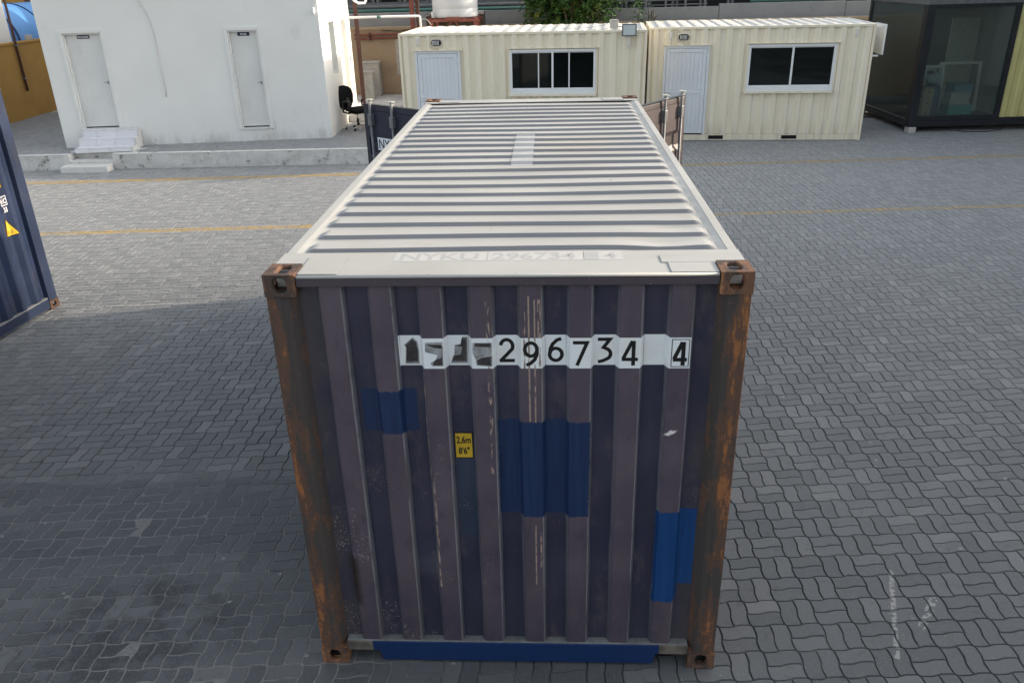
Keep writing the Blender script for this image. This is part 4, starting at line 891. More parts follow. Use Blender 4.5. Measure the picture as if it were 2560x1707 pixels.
# window and side door in the sunlit end wall
def side_box(m_, s0, s1, z0, z1, d0, d1):
    q = [ptS(s, z, d) for z in (z0, z1) for d in (d0, d1) for s in (s0, s1)]
    return m_.add(q, [(0, 2, 3, 1), (4, 5, 7, 6), (0, 1, 5, 4), (2, 6, 7, 3), (0, 4, 6, 2), (1, 3, 7, 5)])
f = MB(); side_box(f, .95, .99, 1.68, 2.90, .14, .19); side_box(f, 1.56, 1.60, 1.68, 2.90, .14, .19); side_box(f, .99, 1.56, 1.68, 1.72, .14, .19); side_box(f, .99, 1.56, 2.86, 2.90, .14, .19); side_box(f, 1.26, 1.29, 1.72, 2.86, .145, .185)
w = opart(f, 'window', MT['aluframe'], bevel=.003)
side_box(MB(), .99, 1.56, 1.72, 2.86, .163, .167).build('pane', MT['pane'], w)
d = opart(side_box(MB(), 2.47, 3.10, .72, 2.86, .17, .21), 'door', MT['door_white'], bevel=.003)
sb2 = MB(); side_box(sb2, 2.30, 3.25, ZP, .55, -.50, 0.0); side_box(sb2, 2.45, 3.15, .55, .71, -.25, 0.0); opart(sb2, 'doorstep', MT['plaster'], bevel=.006)
opart(side_box(MB(), 3.22, 3.36, 1.80, 1.93, -.03, 0), 'switch_box', MT['conc'], bevel=.004)
# conduit and lamp on the front wall
cp = [(2.25, OZ - .02), (2.29, 3.75), (2.335, 3.50), (2.44, 3.30), (2.50, 3.10), (2.528, 2.80), (2.535, 2.55), (2.53, 2.3), (2.525, 2.05), (2.535, 1.80), (2.545, 1.62), (2.525, 1.43)]
opart(MB().tube([ptF(s, z, -.014) for s, z in cp], .0105, 7), 'cable_conduit', MT['cable'], smooth=True)
lp = MB(); lp.tube([ptF(6.14, OZ - .02, -.01), ptF(6.145, 3.27, -.012)], .004, 5); L0 = ptF(6.147, 3.19, -.05)
lp.lathe([(.012, .09), (.022, .075), (.026, .05), (.034, .03), (.036, -.03), (.022, -.06), (.008, -.065)], L0, 12); opart(lp, 'wall_lamp', MT['aluframe'], smooth=True)
# tiled steps
steps = thing('tiled_steps', 'three white glazed tile steps up to the manager door', 'steps', (ptF(.49, 0)[0], ptF(.49, 0)[1], ZP), fdir)
lev = [(.74, .445), (.44, .595), (.15, .742)]
core = MB(); zprev = ZP
for dd, zt in lev:
    core.box(0.005, 1.255, -dd + .006, -.026, 0 if zprev == ZP else zprev - ZP, zt - ZP - .006); zprev = zt - .006
core.build('step_core', MT['grout'], steps); zprev = ZP
MB().prism([(-.742, -.005), (-.023, -.005), (-.023, .735 - ZP), (-.155, .735 - ZP), (-.155, .59 - ZP), (-.445, .59 - ZP), (-.445, .44 - ZP), (-.742, .44 - ZP)], 1.2555, 1.30, 'x').build('side_cheek', MT['step_conc'], steps, bevel=.004)
for k, (dd, zt) in enumerate(lev):
    xs_ = [0, .33, .79, 1.255] if k != 1 else [0, .40, .83, 1.255]
    d2 = lev[k + 1][0] if k < 2 else .026
    for a, b in zip(xs_[:-1], xs_[1:]):
        MB().box(a + .003, b - .003, -dd - .004, -dd + .0055, zprev - ZP + .004, zt - ZP - .008).build('tile', MT['tile'], steps, bevel=.0012)
        MB().box(a + .003, b - .003, -dd - .010, -d2 - .005, zt - ZP - .0055, zt - ZP + .004).build('tile', MT['tile'], steps, bevel=.0012)
    zprev = zt

# ------------------------------------------------------------------ office chair
ch = thing('office_chair', 'black fabric office chair with loop armrests on a chrome base', 'chair', (-4.66, 17.14, ZP + .004), R(-42)); ch.scale = (1.06,) * 3
def egg(q):
    k = 1.0 + .16 * (q.z / .3); return (q.x + .16 * (q.y * k) ** 2 * 1.6 - .10 * (q.z / .3) ** 2 * .5 + 0.0, q.y * k, q.z)
bk = MB().blob((-.22, 0, .73), (.045, .235, .285), 22, 14, .8, egg).build('backrest', MT['fabric'], ch, smooth=True); bk.rotation_euler = (0, R(-9), 0); bk.location = (-.12, 0, .012)
MB().blob((.02, 0, .455), (.255, .25, .058), 24, 10, .62, lambda q: (q.x, q.y, q.z - .05 * max(0, q.x - .1) ** 2 * 8 + .02 * (q.y / .25) ** 2)).build('seat', MT['fabric'], ch, smooth=True)
MB().box(-.20, .12, -.12, .12, .365, .405).build('seat_plate', MT['blackplastic'], ch, bevel=.01)
MB().prism([(-.30, .40), (-.16, .38), (-.16, .42), (-.25, .45), (-.33, .70), (-.37, .70)], -.04, .04, 'y').build('back_bracket', MT['blackplastic'], ch, bevel=.008)
for s in (-1, 1):
    y = s * .275
    MB().tube([(-.20, y * .9, .41), (-.16, y, .52), (-.17, y, .62), (-.10, y, .665), (.02, y, .672), (.14, y, .650), (.17, y, .62), (.12, y, .55), (.07, y * .95, .43), (-.02, y * .9, .405)], .021, 10, closed=True).build('armrest', MT['blackplastic'], ch, smooth=True)
MB().tube([(-.02, -.12, .385), (0.0, -.25, .39), (.03, -.30, .385)], .008, 6).build('height_lever', MT['blackplastic'], ch)
MB().tube([(0, 0, .24), (0, 0, .37)], .014, 12).build('gas_spring', MT['chrome'], ch, smooth=True)
MB().lathe([(.028, .10), (.030, .18), (.026, .245), (.02, .248)], (0, 0, 0), 14).build('column_cover', MT['blackplastic'], ch, smooth=True)
for k in range(5):
    a = R(72 * k + 20); c, s_ = math.cos(a), math.sin(a)
    MB().tube([(c * .01, s_ * .01, .115), (c * .12, s_ * .12, .112), (c * .22, s_ * .22, .085), (c * .29, s_ * .29, .07)], [.026, .022, .018, .014], 8).build('base_leg', MT['chrome'], ch, smooth=True)
    m_ = MB(); m_.tube([(c * .29, s_ * .29, .045), (c * .29, s_ * .29, .075)], .008, 6); 
    for t in (-1, 1):
        m_.tube([(c * .29 - s_ * t * .008, s_ * .29 + c * t * .008, .026), (c * .29 - s_ * t * .024, s_ * .29 + c * t * .024, .026)], .026, 12)
    m_.build('caster', MT['blackplastic'], ch)

# ------------------------------------------------------------------ portable cabins
def cabin(label, loc, rz, Lc, D, Hh, door, win, bars, mull, vent, boxes, forks, x_off=0.0):
    cb = thing('portable_cabin', label, 'cabin', loc, rz, 'cream portable cabins')
    pit, fl, sl = 0.285, 0.095, 0.042
    def cy(x): return trap(x, 0.12, pit, fl, sl, 0.0, 0.046)
    z0, z1 = 0.155, Hh - .055
    ops = [(win[0], win[1], win[2], win[3]), (door[0], door[1], .16, door[2]), (vent[0], vent[1], vent[2], vent[3])]
    xs_ = sorted(set(corr_xs(.055, Lc - .055, 0.12, pit, fl, sl)) | {o[0] for o in ops} | {o[1] for o in ops}); zz = sorted({z0, z1} | {o[2] for o in ops} | {o[3] for o in ops})
    m_ = MB()
    for a, b in zip(xs_[:-1], xs_[1:]):
        for c, d in zip(zz[:-1], zz[1:]):
            if any(o[0] - 1e-6 <= a and b <= o[1] + 1e-6 and o[2] - 1e-6 <= c and d <= o[3] + 1e-6 for o in ops): continue
            m_.quad((a, cy(a), c), (b, cy(b), c), (b, cy(b), d), (a, cy(a), d))
    o = m_.build('front_wall', MT['cream'], cb, weld=True); smooth_by_angle(o, 30)
    for xe in (0.012, Lc - .012):
        m_ = MB(); qs = corr_xs(.055, D - .055, .1, pit, fl, sl); sg = 1 if xe < 1 else -1; n = len(qs)
        for z in (z0, z1):
            for q in qs: m_.v.append((xe + sg * trap(q, .1, pit, fl, sl, 0, .034), q, z))
        m_.f = [(k, k + 1, n + k + 1, n + k) for k in range(n - 1)]; m_.build('end_wall', MT['cream'], cb)
    MB().box(.05, Lc - .05, D - .04, D - .01, z0, z1).build('rear_wall', MT['cream'], cb)
    for x in (0, Lc - .055):
        for y in (-.008, D - .055): MB().box(x, x + .055, y, y + .055, 0, Hh - .0555).build('corner_post', MT['cream'], cb, bevel=.006)
    MB().box(0, Lc, -.014, .05, Hh - .055, Hh).build('top_rail', MT['cream'], cb, bevel=.006)
    for x in (0, Lc - .055): MB().box(x, x + .055, .0505, D - .0505, Hh - .055, Hh - .002).build('top_rail', MT['cream'], cb, bevel=.006)
    MB().box(0, Lc, D - .05, D, Hh - .055, Hh).build('top_rail', MT['cream'], cb, bevel=.006)
    # bottom rail with fork pockets
    xs2 = [.0555] + [q for f_ in forks for q in f_] + [Lc - .0555]; m_ = MB()
    for k in range(0, len(xs2), 2): m_.box(xs2[k], xs2[k + 1], -.010, .05, .012, .150)
    for f_ in forks: m_.box(f_[0], f_[1], -.0095, .0495, .012, .030); m_.box(f_[0], f_[1], -.0095, .0495, .126, .1495)
    m_.build('bottom_rail', MT['cream'], cb, bevel=.003)
    for f_ in forks: MB().box(f_[0], f_[1], .055, .08, .02, .14).build('fork_pocket', MT['dark'], cb)
    MB().box(.01, Lc - .01, .06, D - .02, .10, .15).build('floor', MT['floor_in'], cb)
    li = MB(); li.box(.05, Lc - .05, D - .07, D - .045, .155, z1); li.box(.05, .065, .1, D - .075, .155, z1); li.box(Lc - .065, Lc - .05, .1, D - .075, .155, z1); li.build('inner_lining', MT['inner'], cb)
    # roof: ribs across the cabin
    m_ = MB(); rp = .285; qs = []; k = 0; x = .06
    while x < Lc - .06:
        qs += [x, x + .13, x + .165, x + .25]; x += rp
    qs = [q for q in qs if q < Lc - .06] + [Lc - .055]; ys_ = [.05, .10, .15, D - .15, D - .10, D - .05]
    for y in ys_:
        e = stp(min((y - .07) / .07, (D - .07 - y) / .07))
        for q in qs: m_.v.append((q, y, Hh - .012 + .030 * e * (1 if ((q - .06) % rp) > .16 or ((q - .06) % rp) < 1e-6 and False else 0)))
    n = len(qs); m_.f = [(i * n + k, i * n + k + 1, (i + 1) * n + k + 1, (i + 1) * n + k) for i in range(len(ys_) - 1) for k in range(n - 1)]
    m_.build('roof', MT['cabroof'], cb)
    # door
    dx0, dx1, dz = door; 
    d = MB(); d.box(dx0, dx0 + .055, -.03, .06, .158, dz); d.box(dx1 - .055, dx1, -.03, .06, .158, dz); d.box(dx0 + .0555, dx1 - .0555, -.03, .06, dz - .055, dz); d = d.build('door', MT['alu'], cb, bevel=.003)
    a, b = dx0 + .062, dx1 - .062; zt = dz - .062
    lf = MB(); lf.box(a, a + .085, -.022, .022, .185, zt); lf.box(b - .085, b, -.022, .022, .185, zt); lf.box(a + .0852, b - .0852, -.022, .022, zt - .085, zt); lf.box(a + .0852, b - .0852, -.022, .022, .185, .27); lf.box(a + .0852, b - .0852, -.022, .022, 1.12, 1.21)
    lf.build('leaf_frame', MT['alu'], d, bevel=.003)
    npl = 8; pw = (b - a - .172) / npl
    for zr0, zr1 in ((.272, 1.118), (1.212, zt - .087)):
        for k in range(npl): MB().box(a + .086 + k * pw + .0012, a + .086 + (k + 1) * pw - .0012, -.008, .012, zr0, zr1).build('plank', MT['alu'], d, bevel=.002)
    MB().box(a, b, .013, .0135, .27, zt - .08).build('leaf_back', MT['alu'], d)
    MB().box(dx0 + .06, dx1 - .06, -.02, .03, .160, .182).build('threshold_gap', MT['dark'], d)
    h = MB(); h.tube([(a + .045, -.022, 1.17), (a + .045, -.065, 1.17), (a + .16, -.065, 1.172)], .010, 8); h.box(a + .028, a + .062, -.028, -.0222, 1.06, 1.21); h.build('handle', MT['aluframe'], d, bevel=.002)
    MB().lathe([(.012, 0), (.012, .006)], (a + .045, -.0285, 1.075), 8, 'y').build('lock_cylinder', MT['galv_dark'], d)
    for hz in (.42, 1.02, 1.72, 1.95): MB().box(b + .002, b + .028, -.045, -.0305, hz, hz + .095).build('hinge', MT['aluframe'], d, bevel=.004)
    MB().box(dx0 - .03, dx1 + .03, -.065, .03, dz + .004, dz + .020).build('door_hood', MT['cream'], cb, bevel=.003)
    # window
    x0, x1, wz0, wz1 = win
    f = MB(); t = .050
    f.box(x0, x0 + t, -.028, .06, wz0, wz1); f.box(x1 - t, x1, -.028, .06, wz0, wz1); f.box(x0 + t, x1 - t, -.028, .06, wz1 - t, wz1); f.box(x0 + t, x1 - t, -.028, .06, wz0, wz0 + .10); f.box(mull - .022, mull + .022, -.026, .05, wz0 + .10, wz1 - t)
    wdw = f.build('window', MT['aluframe'], cb, bevel=.003)
    for (u0, u1), yy in (((x0 + t, mull - .022), .010), ((mull + .022, x1 - t), .028)):
        MB().box(u0, u1, yy, yy + .005, wz0 + .10, wz1 - t).build('pane', MT['pane'], wdw)
        s_ = MB(); s_.box(u0, u1, yy - .008, yy + .013, wz0 + .1002, wz0 + .135); s_.box(u0, u1, yy - .008, yy + .013, wz1 - t - .028, wz1 - t - .0002); s_.build('sash', MT['aluframe'], wdw, bevel=.002)
    for q in bars: MB().box(q - .014, q + .014, -.012, .006, wz0 + .135, wz1 - t - .028).build('window_bar', MT['aluframe'], wdw, bevel=.002)
    MB().box(x0 - .05, x1 + .02, -.075, .03, wz0 - .045, wz0 - .002).build('window_sill', MT['cream'], cb, bevel=.004)
    MB().box(x0 - .03, x1 + .07, -.060, .03, wz1 + .020, wz1 + .036).build('window_hood', MT['cream'], cb, bevel=.003)
    su = MB(); su.box(x0 - .045, x0 - .001, -.006, .04, wz0 - .0, wz1 + .02); su.box(x1 + .001, x1 + .045, -.006, .04, wz0, wz1 + .02); su.build('window_surround', MT['cream'], cb, bevel=.002)
    # bulkhead lamp on a recessed plate
    v0, v1, vz0, vz1 = vent
    pl = MB(); pl.box(v0, v1, .022, .034, vz0, vz1); pl.box(v0 - .012, v0, -.004, .034, vz0 - .01, vz1); pl.box(v1, v1 + .012, -.004, .034, vz0 - .01, vz1); pl.build('lamp_plate', MT['cream'], cb, bevel=.002)
    cx, cz = (v0 + v1) / 2, (vz0 + vz1) / 2 - .01
    bl = MB().blob((cx, .0, cz), (.115, .055, .068), 20, 10, .55).build('bulkhead_lamp', MT['blackplastic'], cb, smooth=True)
    for k in range(6): MB().box(cx - .082 + k * .028, cx - .082 + k * .028 + .011, -.066, -.045, cz - .048, cz + .048).build('lamp_rib', MT['signtext'], bl, bevel=.004)
    for bx_, bz in boxes: MB().box(bx_ - .035, bx_ + .035, -.045, .03, bz - .075, bz + .075).build('junction_box', MT['cabroof'], cb, bevel=.006)
    return cb
CD = R(-3.96); ux, uy = math.cos(CD), math.sin(CD)
A2 = (3.477 - .914 * ux, 16.773 - .914 * uy)
cab2 = cabin('cream portable cabin on the right, beside the black glass kiosk', (*A2, 0.0), CD, 5.14, 2.44, 2.632, (.365, 1.43, 2.215), (2.335, 4.318, 1.165, 2.218), [], 3.349, (.655, .958, 2.285, 2.545), [(.50, 2.45), (4.71, 2.455)], [(1.54, 1.90), (3.288, 3.652)])
A1 = (-3.593 + .267 * ux, 16.324 + .267 * uy); zb = .055
cab1 = cabin('cream portable cabin behind the big container, with a floodlight on its roof edge', (*A1, zb), CD, 5.75, 2.44, 2.650 - zb, (.375, 1.445, 2.258 - zb), (2.618, 4.606, 1.270 - zb, 2.262 - zb), [3.285, 3.995], 3.61, (.742, 1.055, 2.318 - zb, 2.582 - zb), [(.462, 2.466 - zb)], [(1.7, 2.06), (3.6, 3.96)])
bl = MB(); 
for q in (.2, 2.9, 5.55): bl.box(q - .15, q + .15, .0, .22, -zb + .0, .010)
bl.build('support_pads', MT['conc'], cab1)
def c1(x, y, z): return (A1[0] + x * ux - y * uy, A1[1] + x * uy + y * ux, z)
def c2(x, y, z): return (A2[0] + x * ux - y * uy, A2[1] + x * uy + y * ux, z)
fl = thing('floodlight', 'grey square floodlight on a short arm at the roof edge of the left cabin', 'floodlight', c1(5.346, -.05, 2.42), CD)
MB().box(-.165, .165, -.12, -.04, .105, .365).build('lamp_housing', MT['galv_dark'], fl, bevel=.015)
MB().box(-.135, .135, -.1225, -.1195, .13, .34).build('lamp_glass', MT['flglass'], fl, bevel=.002)
m_ = MB(); m_.box(-.025, .025, -.05, .05, -.10, .105); m_.box(-.035, .035, .02, .05, -.16, -.06); m_.build('lamp_arm', MT['cabroof'], fl, bevel=.004)
ba = thing('ballast_box', 'small grey concrete block lying on the left cabin roof beside the floodlight', 'block', c1(5.0, .32, 2.668), CD + .2)
MB().box(-.09, .09, -.08, .08, .0, .19).build('block', MT['conc'], ba, bevel=.012)
MB().tube([(-.09, 0, .12), (-.4, .05, .04), (-.8, .12, .02), (-1.2, .2, .02)], .006, 5).build('wire', MT['conc'], ba)
MB().tube([(.09, -.05, .04), (.2, -.2, .03), (.33, -.33, .02)], .010, 6).build('lamp_cable', MT['blackplastic'], ba)
# bracket on the right end of the right cabin
br = thing('awning_bracket', 'white metal frame fixed to the far end of the right cabin', 'bracket', c2(5.145, .25, 1.95), CD)
for y in (0.0, .70): MB().box(0, .26, y, y + .04, .60, .64).build('arm', MT['aluframe'], br, bevel=.004)
MB().box(0, .20, .0, .04, -.06, -.02).build('arm', MT['aluframe'], br, bevel=.004)
MB().box(.2605, .30, -.01, .75, -.02, .645).build('panel', MT['aluframe'], br, bevel=.006)
# furniture inside the cabins
for cf, nm, xx in ((c1, 'desk seen through the left cabin window', 3.9), (c2, 'desk seen through the right cabin window', 3.0)):
    dk = thing('desk', 'dark ' + nm, 'desk', cf(xx, 1.2, .20), CD)
    MB().box(-.6, .6, -.3, .3, .70, .735).build('desk_top', MT['darkbrown'], dk, bevel=.004)
    for sx in (-1, 1): MB().box(sx * .56 - .02, sx * .56 + .02, -.28, .28, 0, .70).build('side_panel', MT['darkbrown'], dk)
# ------------------------------------------------------------------ black glass kiosk
KR = R(3.0)
ki = thing('glass_kiosk', 'black framed glass kiosk with stored boxes at the upper right edge', 'kiosk', (9.142, 17.354, 0), KR)
KD, KH, KX = 3.3, 3.16, 7.0
for x0, x1, y0, y1 in ((0, .10, 0, .10), (.102, .205, .004, .10), (0.004, .10, .102, .20), (2.13, 2.245, 0, .10), (0, .12, KD - .12, KD), (KX - .12, KX, 0, .12), (KX - .12, KX, KD - .12, KD)):
    MB().box(x0, x1, y0, y1, .132, KH - .2).build('post', MT['blackmetal'], ki, bevel=.006)
for z0, z1 in ((.27, .392), (2.89, KH - .2)): MB().box(.2055, 2.1295, .002, .09, z0, z1).build('window_rail', MT['blackmetal'], ki, bevel=.005)
MB().box(0, KX, -.006, .12, .132, .265).build('floor_beam', MT['blackmetal'], ki, bevel=.005)
MB().box(0.0, .12, .1205, KD, .132, .265).build('floor_beam', MT['blackmetal'], ki, bevel=.005)
MB().box(0.0, KX, KD - .12, KD + .02, .1325, .264).build('floor_beam', MT['blackmetal'], ki)
MB().box(0.012, .03, .21, KD - .13, .29, .31).build('sill_strip', MT['galv'], ki)
m_ = MB(); m_.box(-.02, KX, -.02, KD + .02, KH - .2, KH); m_.build('roof', MT['galv_dark'], ki, bevel=.01)
MB().box(.2, 2.13, .040, .048, .385, 2.895).build('glass_pane', MT['kglass'], ki)
MB().box(.040, .048, .205, KD - .125, .27, KH - .205).build('glass_pane', MT['kglass'], ki)
MB().box(.12, KX - .01, .12, KD - .12, .20, .262).build('floor', MT['floor_in'], ki)
MB().box(.12, KX, KD - .10, KD - .06, .27, KH - .2).build('rear_wall', MT['inner'], ki)
MB().box(2.6, 2.64, .13, KD - .13, .27, KH - .2).build('partition', MT['inner'], ki)
m_ = MB(); qs = corr_xs(2.25, KX - .12, 2.3, .30, .10, .05); n = len(qs)
for z in (.32, KH - .2):
    for q in qs: m_.v.append((q, trap(q, 2.3, .30, .10, .05, .03, .06), z))
m_.f = [(k, k + 1, n + k + 1, n + k) for k in range(n - 1)]; m_.build('yellow_panel', MT['ysheet'], ki, bevel=.01)
MB().box(2.246, KX - .121, .004, .10, .266, .318).build('panel_rail', MT['blackmetal'], ki, bevel=.004)
for k in range(5): MB().lathe([(.012, 0), (.012, .008)], (.195 - .03 * (k % 2), -.0005, 1.15 + k * .11), 8, 'y').build('bolt', MT['galv'], ki)
def kp(x, y, z): return (9.142 + x * math.cos(KR) - y * math.sin(KR), 17.354 + x * math.sin(KR) + y * math.cos(KR), z)
def kblock(x, y, lab):
    b_ = thing('concrete_block', lab, 'block', kp(x, y, 0), KR + .1, 'blocks under the kiosk')
    MB().box(-.10, .10, -.10, .10, -.004, .131).build('block', MT['conc'], b_, bevel=.015)
kblock(.10, .04, 'pale concrete block under the near corner of the glass kiosk')
kblock(.10, KD - .15, 'concrete block under the far left corner of the glass kiosk'); kblock(KX - .2, .1, 'concrete block under the yellow panelled end of the kiosk')
tag(MB().tube([kp(1.05, -.02, .16), kp(1.15, -.10, .05), kp(1.4, -.16, .012), kp(1.9, -.17, .012), kp(2.3, -.12, .04), kp(2.45, -.02, .15)], .010, 7).build('drooping_cable', MT['blackplastic'], smooth=True), 'black cable drooping to the ground below the kiosk', 'cable')
def cbox(name, lab, cat, x, y, z, w, d, h, mat, rz=0, group=None, lid=None):
    t_ = thing(name, lab, cat, kp(x, y, z), KR + rz, group)
    MB().box(-w / 2, w / 2, -d / 2, d / 2, 0, h).build('box_body', mat, t_, bevel=.006)
    if lid: MB().box(-w / 2 - .015, w / 2 + .015, -d / 2 - .015, d / 2 + .015, h, h + .03).build('lid', lid, t_, bevel=.008)
    return t_
for k in range(3):
    b_ = cbox('cardboard_box', ['lowest cardboard box of the stack inside the kiosk glass', 'middle cardboard box of the stack inside the kiosk glass', 'top cardboard box of the stack inside the kiosk glass'][k], 'box', .46 + .01 * k, .42, .263 + k * .262, .30, .34, .26, MT['cardboard'], .35 - .05 * k, 'cardboard boxes in the kiosk')
    MB().box(-.03, .03, -.174, -.1705, .12, .15).build('hand_hole', MT['dark'], b_)
cbox('plastic_bin', 'teal plastic bin under the paper stack inside the kiosk', 'bin', 1.42, .55, .263, .58, .42, .30, MT['tealbin'], 0, 'plastic bins in the kiosk', MT['bluebin'])
pp = thing('paper_stack', 'stack of pale papers between two bins inside the kiosk', 'papers', kp(1.38, .55, .595), KR)
for k in range(5): MB().box(-.25 + random.uniform(-.02, .02), .25 + random.uniform(-.02, .02), -.18, .18, k * .062, k * .062 + .060).build('bundle', MT['paper'], pp, bevel=.004)
cbox('plastic_bin', 'blue plastic bin on top of the paper stack inside the kiosk', 'bin', 1.40, .55, .907, .46, .40, .15, MT['bluebin'], .05, 'plastic bins in the kiosk', MT['bluebin'])
bg_ = thing('storage_bag', 'dark blue bag standing behind the cardboard boxes inside the kiosk', 'bag', kp(.86, .75, .263), KR)
MB().blob((0, 0, .40), (.16, .14, .40), 14, 10, .6).build('bag_body', MT['bluebag'], bg_, smooth=True)
cl_ = thing('plastic_wrap', 'crumpled clear plastic on the bag inside the kiosk', 'plastic', kp(.84, .78, 1.066), KR)
MB().blob((0, 0, .13), (.17, .12, .13), 12, 8, .9, lambda q: (q.x * (1 + .2 * math.sin(q.z * 40)), q.y, q.z * (1 + .2 * math.sin(q.x * 30)))).build('wrap', MT['whitetank'], cl_)
def wframe(lab, x, y, w, h, lean):
    t_ = thing('window_frame', lab, 'frame', kp(x, y, .263), KR, 'spare window frames in the kiosk'); t_.rotation_euler = (R(-lean), 0, KR)
    m_ = MB(); m_.box(0, .07, 0, .05, 0, h); m_.box(w - .07, w, 0, .05, 0, h); m_.box(.07, w - .07, 0, .05, h - .07, h); m_.box(.07, w - .07, 0, .05, 0, .07); m_.build('frame', MT['aluframe'], t_, bevel=.004)
wframe('narrow white window frame leaning inside the kiosk', .80, 1.15, .52, 1.20, 5); wframe('wide white window frame leaning behind the bins inside the kiosk', 1.28, 1.35, 1.10, 1.25, 5)
pn = thing('white_board', 'pale tall board standing at the back of the kiosk', 'board', kp(1.78, 2.2, .263), KR); MB().box(0, .75, 0, .04, 0, 2.25).build('board', MT['paper'], pn, bevel=.004)
tb = thing('table', 'white framed table behind the left glass of the kiosk', 'table', kp(.35, 1.9, .263), KR)
MB().box(0, 1.1, 0, .6, .98, 1.03).build('table_top', MT['aluframe'], tb, bevel=.004)
for x, y in ((0, 0), (1.05, 0), (0, .55), (1.05, .55)): MB().box(x, x + .05, y, y + .05, 0, .98).build('leg', MT['aluframe'], tb, bevel=.003)
cbox('cardboard_box', 'long cardboard box on the floor behind the left glass of the kiosk', 'box', .75, 1.35, .263, .5, .4, .3, MT['cardboard'], .1, 'cardboard boxes in the kiosk')
cbox('cardboard_box', 'dark cardboard box on the white framed table in the kiosk', 'box', .85, 2.2, 1.294, .4, .35, .28, MT['darkbrown'], -.1, 'cardboard boxes in the kiosk')

# ------------------------------------------------------------------ walls and plant behind
tw = thing('boundary_wall', 'tan rendered boundary wall behind the cabins and office', 'wall', (-8, 23.6, 0))
MB().box(0, 22, 0, .2, -.02, 2.30).build('wall', MT['tan'], tw, bevel=.006); MB().box(0, 22, -.03, .23, 2.30, 2.39).build('coping', MT['tan'], tw, bevel=.006)
MB().box(3.28, 3.62, -.006, -.001, .95, 2.1).build('pale_patch', MT['conc'], tw)
gw = thing('precast_wall', 'grey precast concrete panel wall above the tan wall', 'wall', (-9, 24.0, 0))
xx = 0
for wd, ht in ((5.3, 2.79), (5.3, 2.785), (3.92, 2.755), (3.9, 2.825), (5.0, 2.81)):
    MB().box(xx + .008, xx + wd - .008, 0, .16, -.02, ht).build('panel', MT['grey_conc'], gw, bevel=.008); xx += wd
for nm, lab, y, z, r_, mt, x0, x1 in (('teal_pipe', 'teal pipe running along the top of the grey precast wall', 24.5, 2.83, .055, 'teal', -9, -.3), ('grey_pipe', 'thick grey pipe above the teal pipe behind the tank', 24.7, 2.945, .062, 'trussgrey', -9, .2), ('teal_pipe', 'teal pipe end above the grey wall near the kiosk', 24.6, 2.865, .05, 'teal', 6.6, 14)):
    p_ = thing(nm, lab, 'pipe', (x0, y, z)); MB().tube([(0, 0, 0), (x1 - x0, 0, 0)], r_, 12).build('pipe', MT[mt], p_, smooth=True)
    k = .6
    while k < x1 - x0: MB().box(k - .02, k + .02, -.03, .03, -z, -r_ + .01).build('support', MT['trussgrey'], p_); k += 2.2
rl = thing('pipe_railing', 'grey pipe railing above the grey wall right of the tree', 'railing', (1.9, 24.35, 2.5))
MB().tube([(0, 0, .44), (3.3, 0, .47)], .03, 10).build('rail', MT['galv'], rl, smooth=True); MB().tube([(0, 0, .30), (3.3, 0, .32)], .022, 8).build('rail', MT['galv_dark'], rl, smooth=True)
for k in range(6): MB().box(.1 + k * .62, .16 + k * .62, -.03, .03, -2.5, .46).build('post', MT['galv'], rl)
sh = thing('steel_shed', 'dark open shed with grey steel trusses at the very top behind the walls', 'shed', (-9, 26, 0))
MB().box(-1, 24, 2.2, 2.4, 0, 5.5).build('rear_cladding', MT['darkshed'], sh); MB().box(-1, 24, -.3, 2.6, 5.5, 5.6).build('roof', MT['darkshed'], sh)
for zc in (2.99, 4.4): MB().box(-1, 24, -.04, .04, zc - .045, zc + .045).build('chord', MT['trussgrey'], sh, bevel=.004)
for k in range(26):
    x = -.5 + k * .92
    for q in (0, .14): MB().box(x + q, x + q + .075, -.05, .05, 0, 5.5).build('truss_post', MT['trussgrey'], sh)
    for a, b in ((3.04, 3.7), (3.7, 3.04)): MB().tube([(x + .22, .0, a), (x + .91, .0, b)], .018, 5).build('brace', MT['galv_dark'], sh)
for k, (x, w) in enumerate(((1.5, 1.2), (4.2, 1.0), (6.8, 1.4))):
    MB().box(x, x + w, 1.6, 1.9, 2.4, 4.2).build('stored_drum', MT['trussgrey'], sh, bevel=.05)
# posts and red pipes
for nm, lab, x, y, r_, z0, z1, mt in (('brown_post', 'slim brown post against the back corner of the office', -5.20, 20.45, .05, ZP - .02, 4.6, 'brownpost'), ('red_post', 'red oxide post left of the white water tank, front one', -3.86, 22.0, .062, -.02, 4.8, 'redsteel'), ('red_post', 'red oxide post left of the white water tank, rear one', -3.80, 22.7, .05, -.02, 4.8, 'brownpost')):
    p_ = thing(nm, lab, 'post', (x, y, 0)); MB().box(-r_, r_, -r_, r_, z0, z1).build('post', MT[mt], p_, bevel=.005); MB().box(-r_ * 2, r_ * 2, -r_ * 2, r_ * 2, z0, z0 + .035).build('foot_plate', MT[mt], p_, bevel=.003)
for lab, z, r_ in (('upper red pipe along the tan wall beside the office', 2.17, .034), ('lower red pipe along the tan wall beside the office', 2.06, .030)):
    p_ = thing('red_pipe', lab, 'pipe', (-6.0, 23.5, z)); MB().tube([(0, 0, 0), (1.2, 0, .012), (6, 0, .02)], r_, 10).build('pipe', MT['redsteel'], p_, smooth=True)
    for k in (.5, 2.5, 4.5): MB().box(k - .02, k + .02, -.06, .10, -r_ - .02, r_ + .03).build('clamp', MT['brownpost'], p_)
tag(MB().tube([(-5.15, 23.55, 2.30), (-4.6, 23.5, 2.26), (-4.1, 23.5, 2.30), (-3.4, 23.5, 2.24), (-2.6, 23.5, 2.3)], .012, 6).build('loose_cable', MT['blackplastic'], smooth=True), 'dark sagging cable above the red pipes on the tan wall', 'cable')
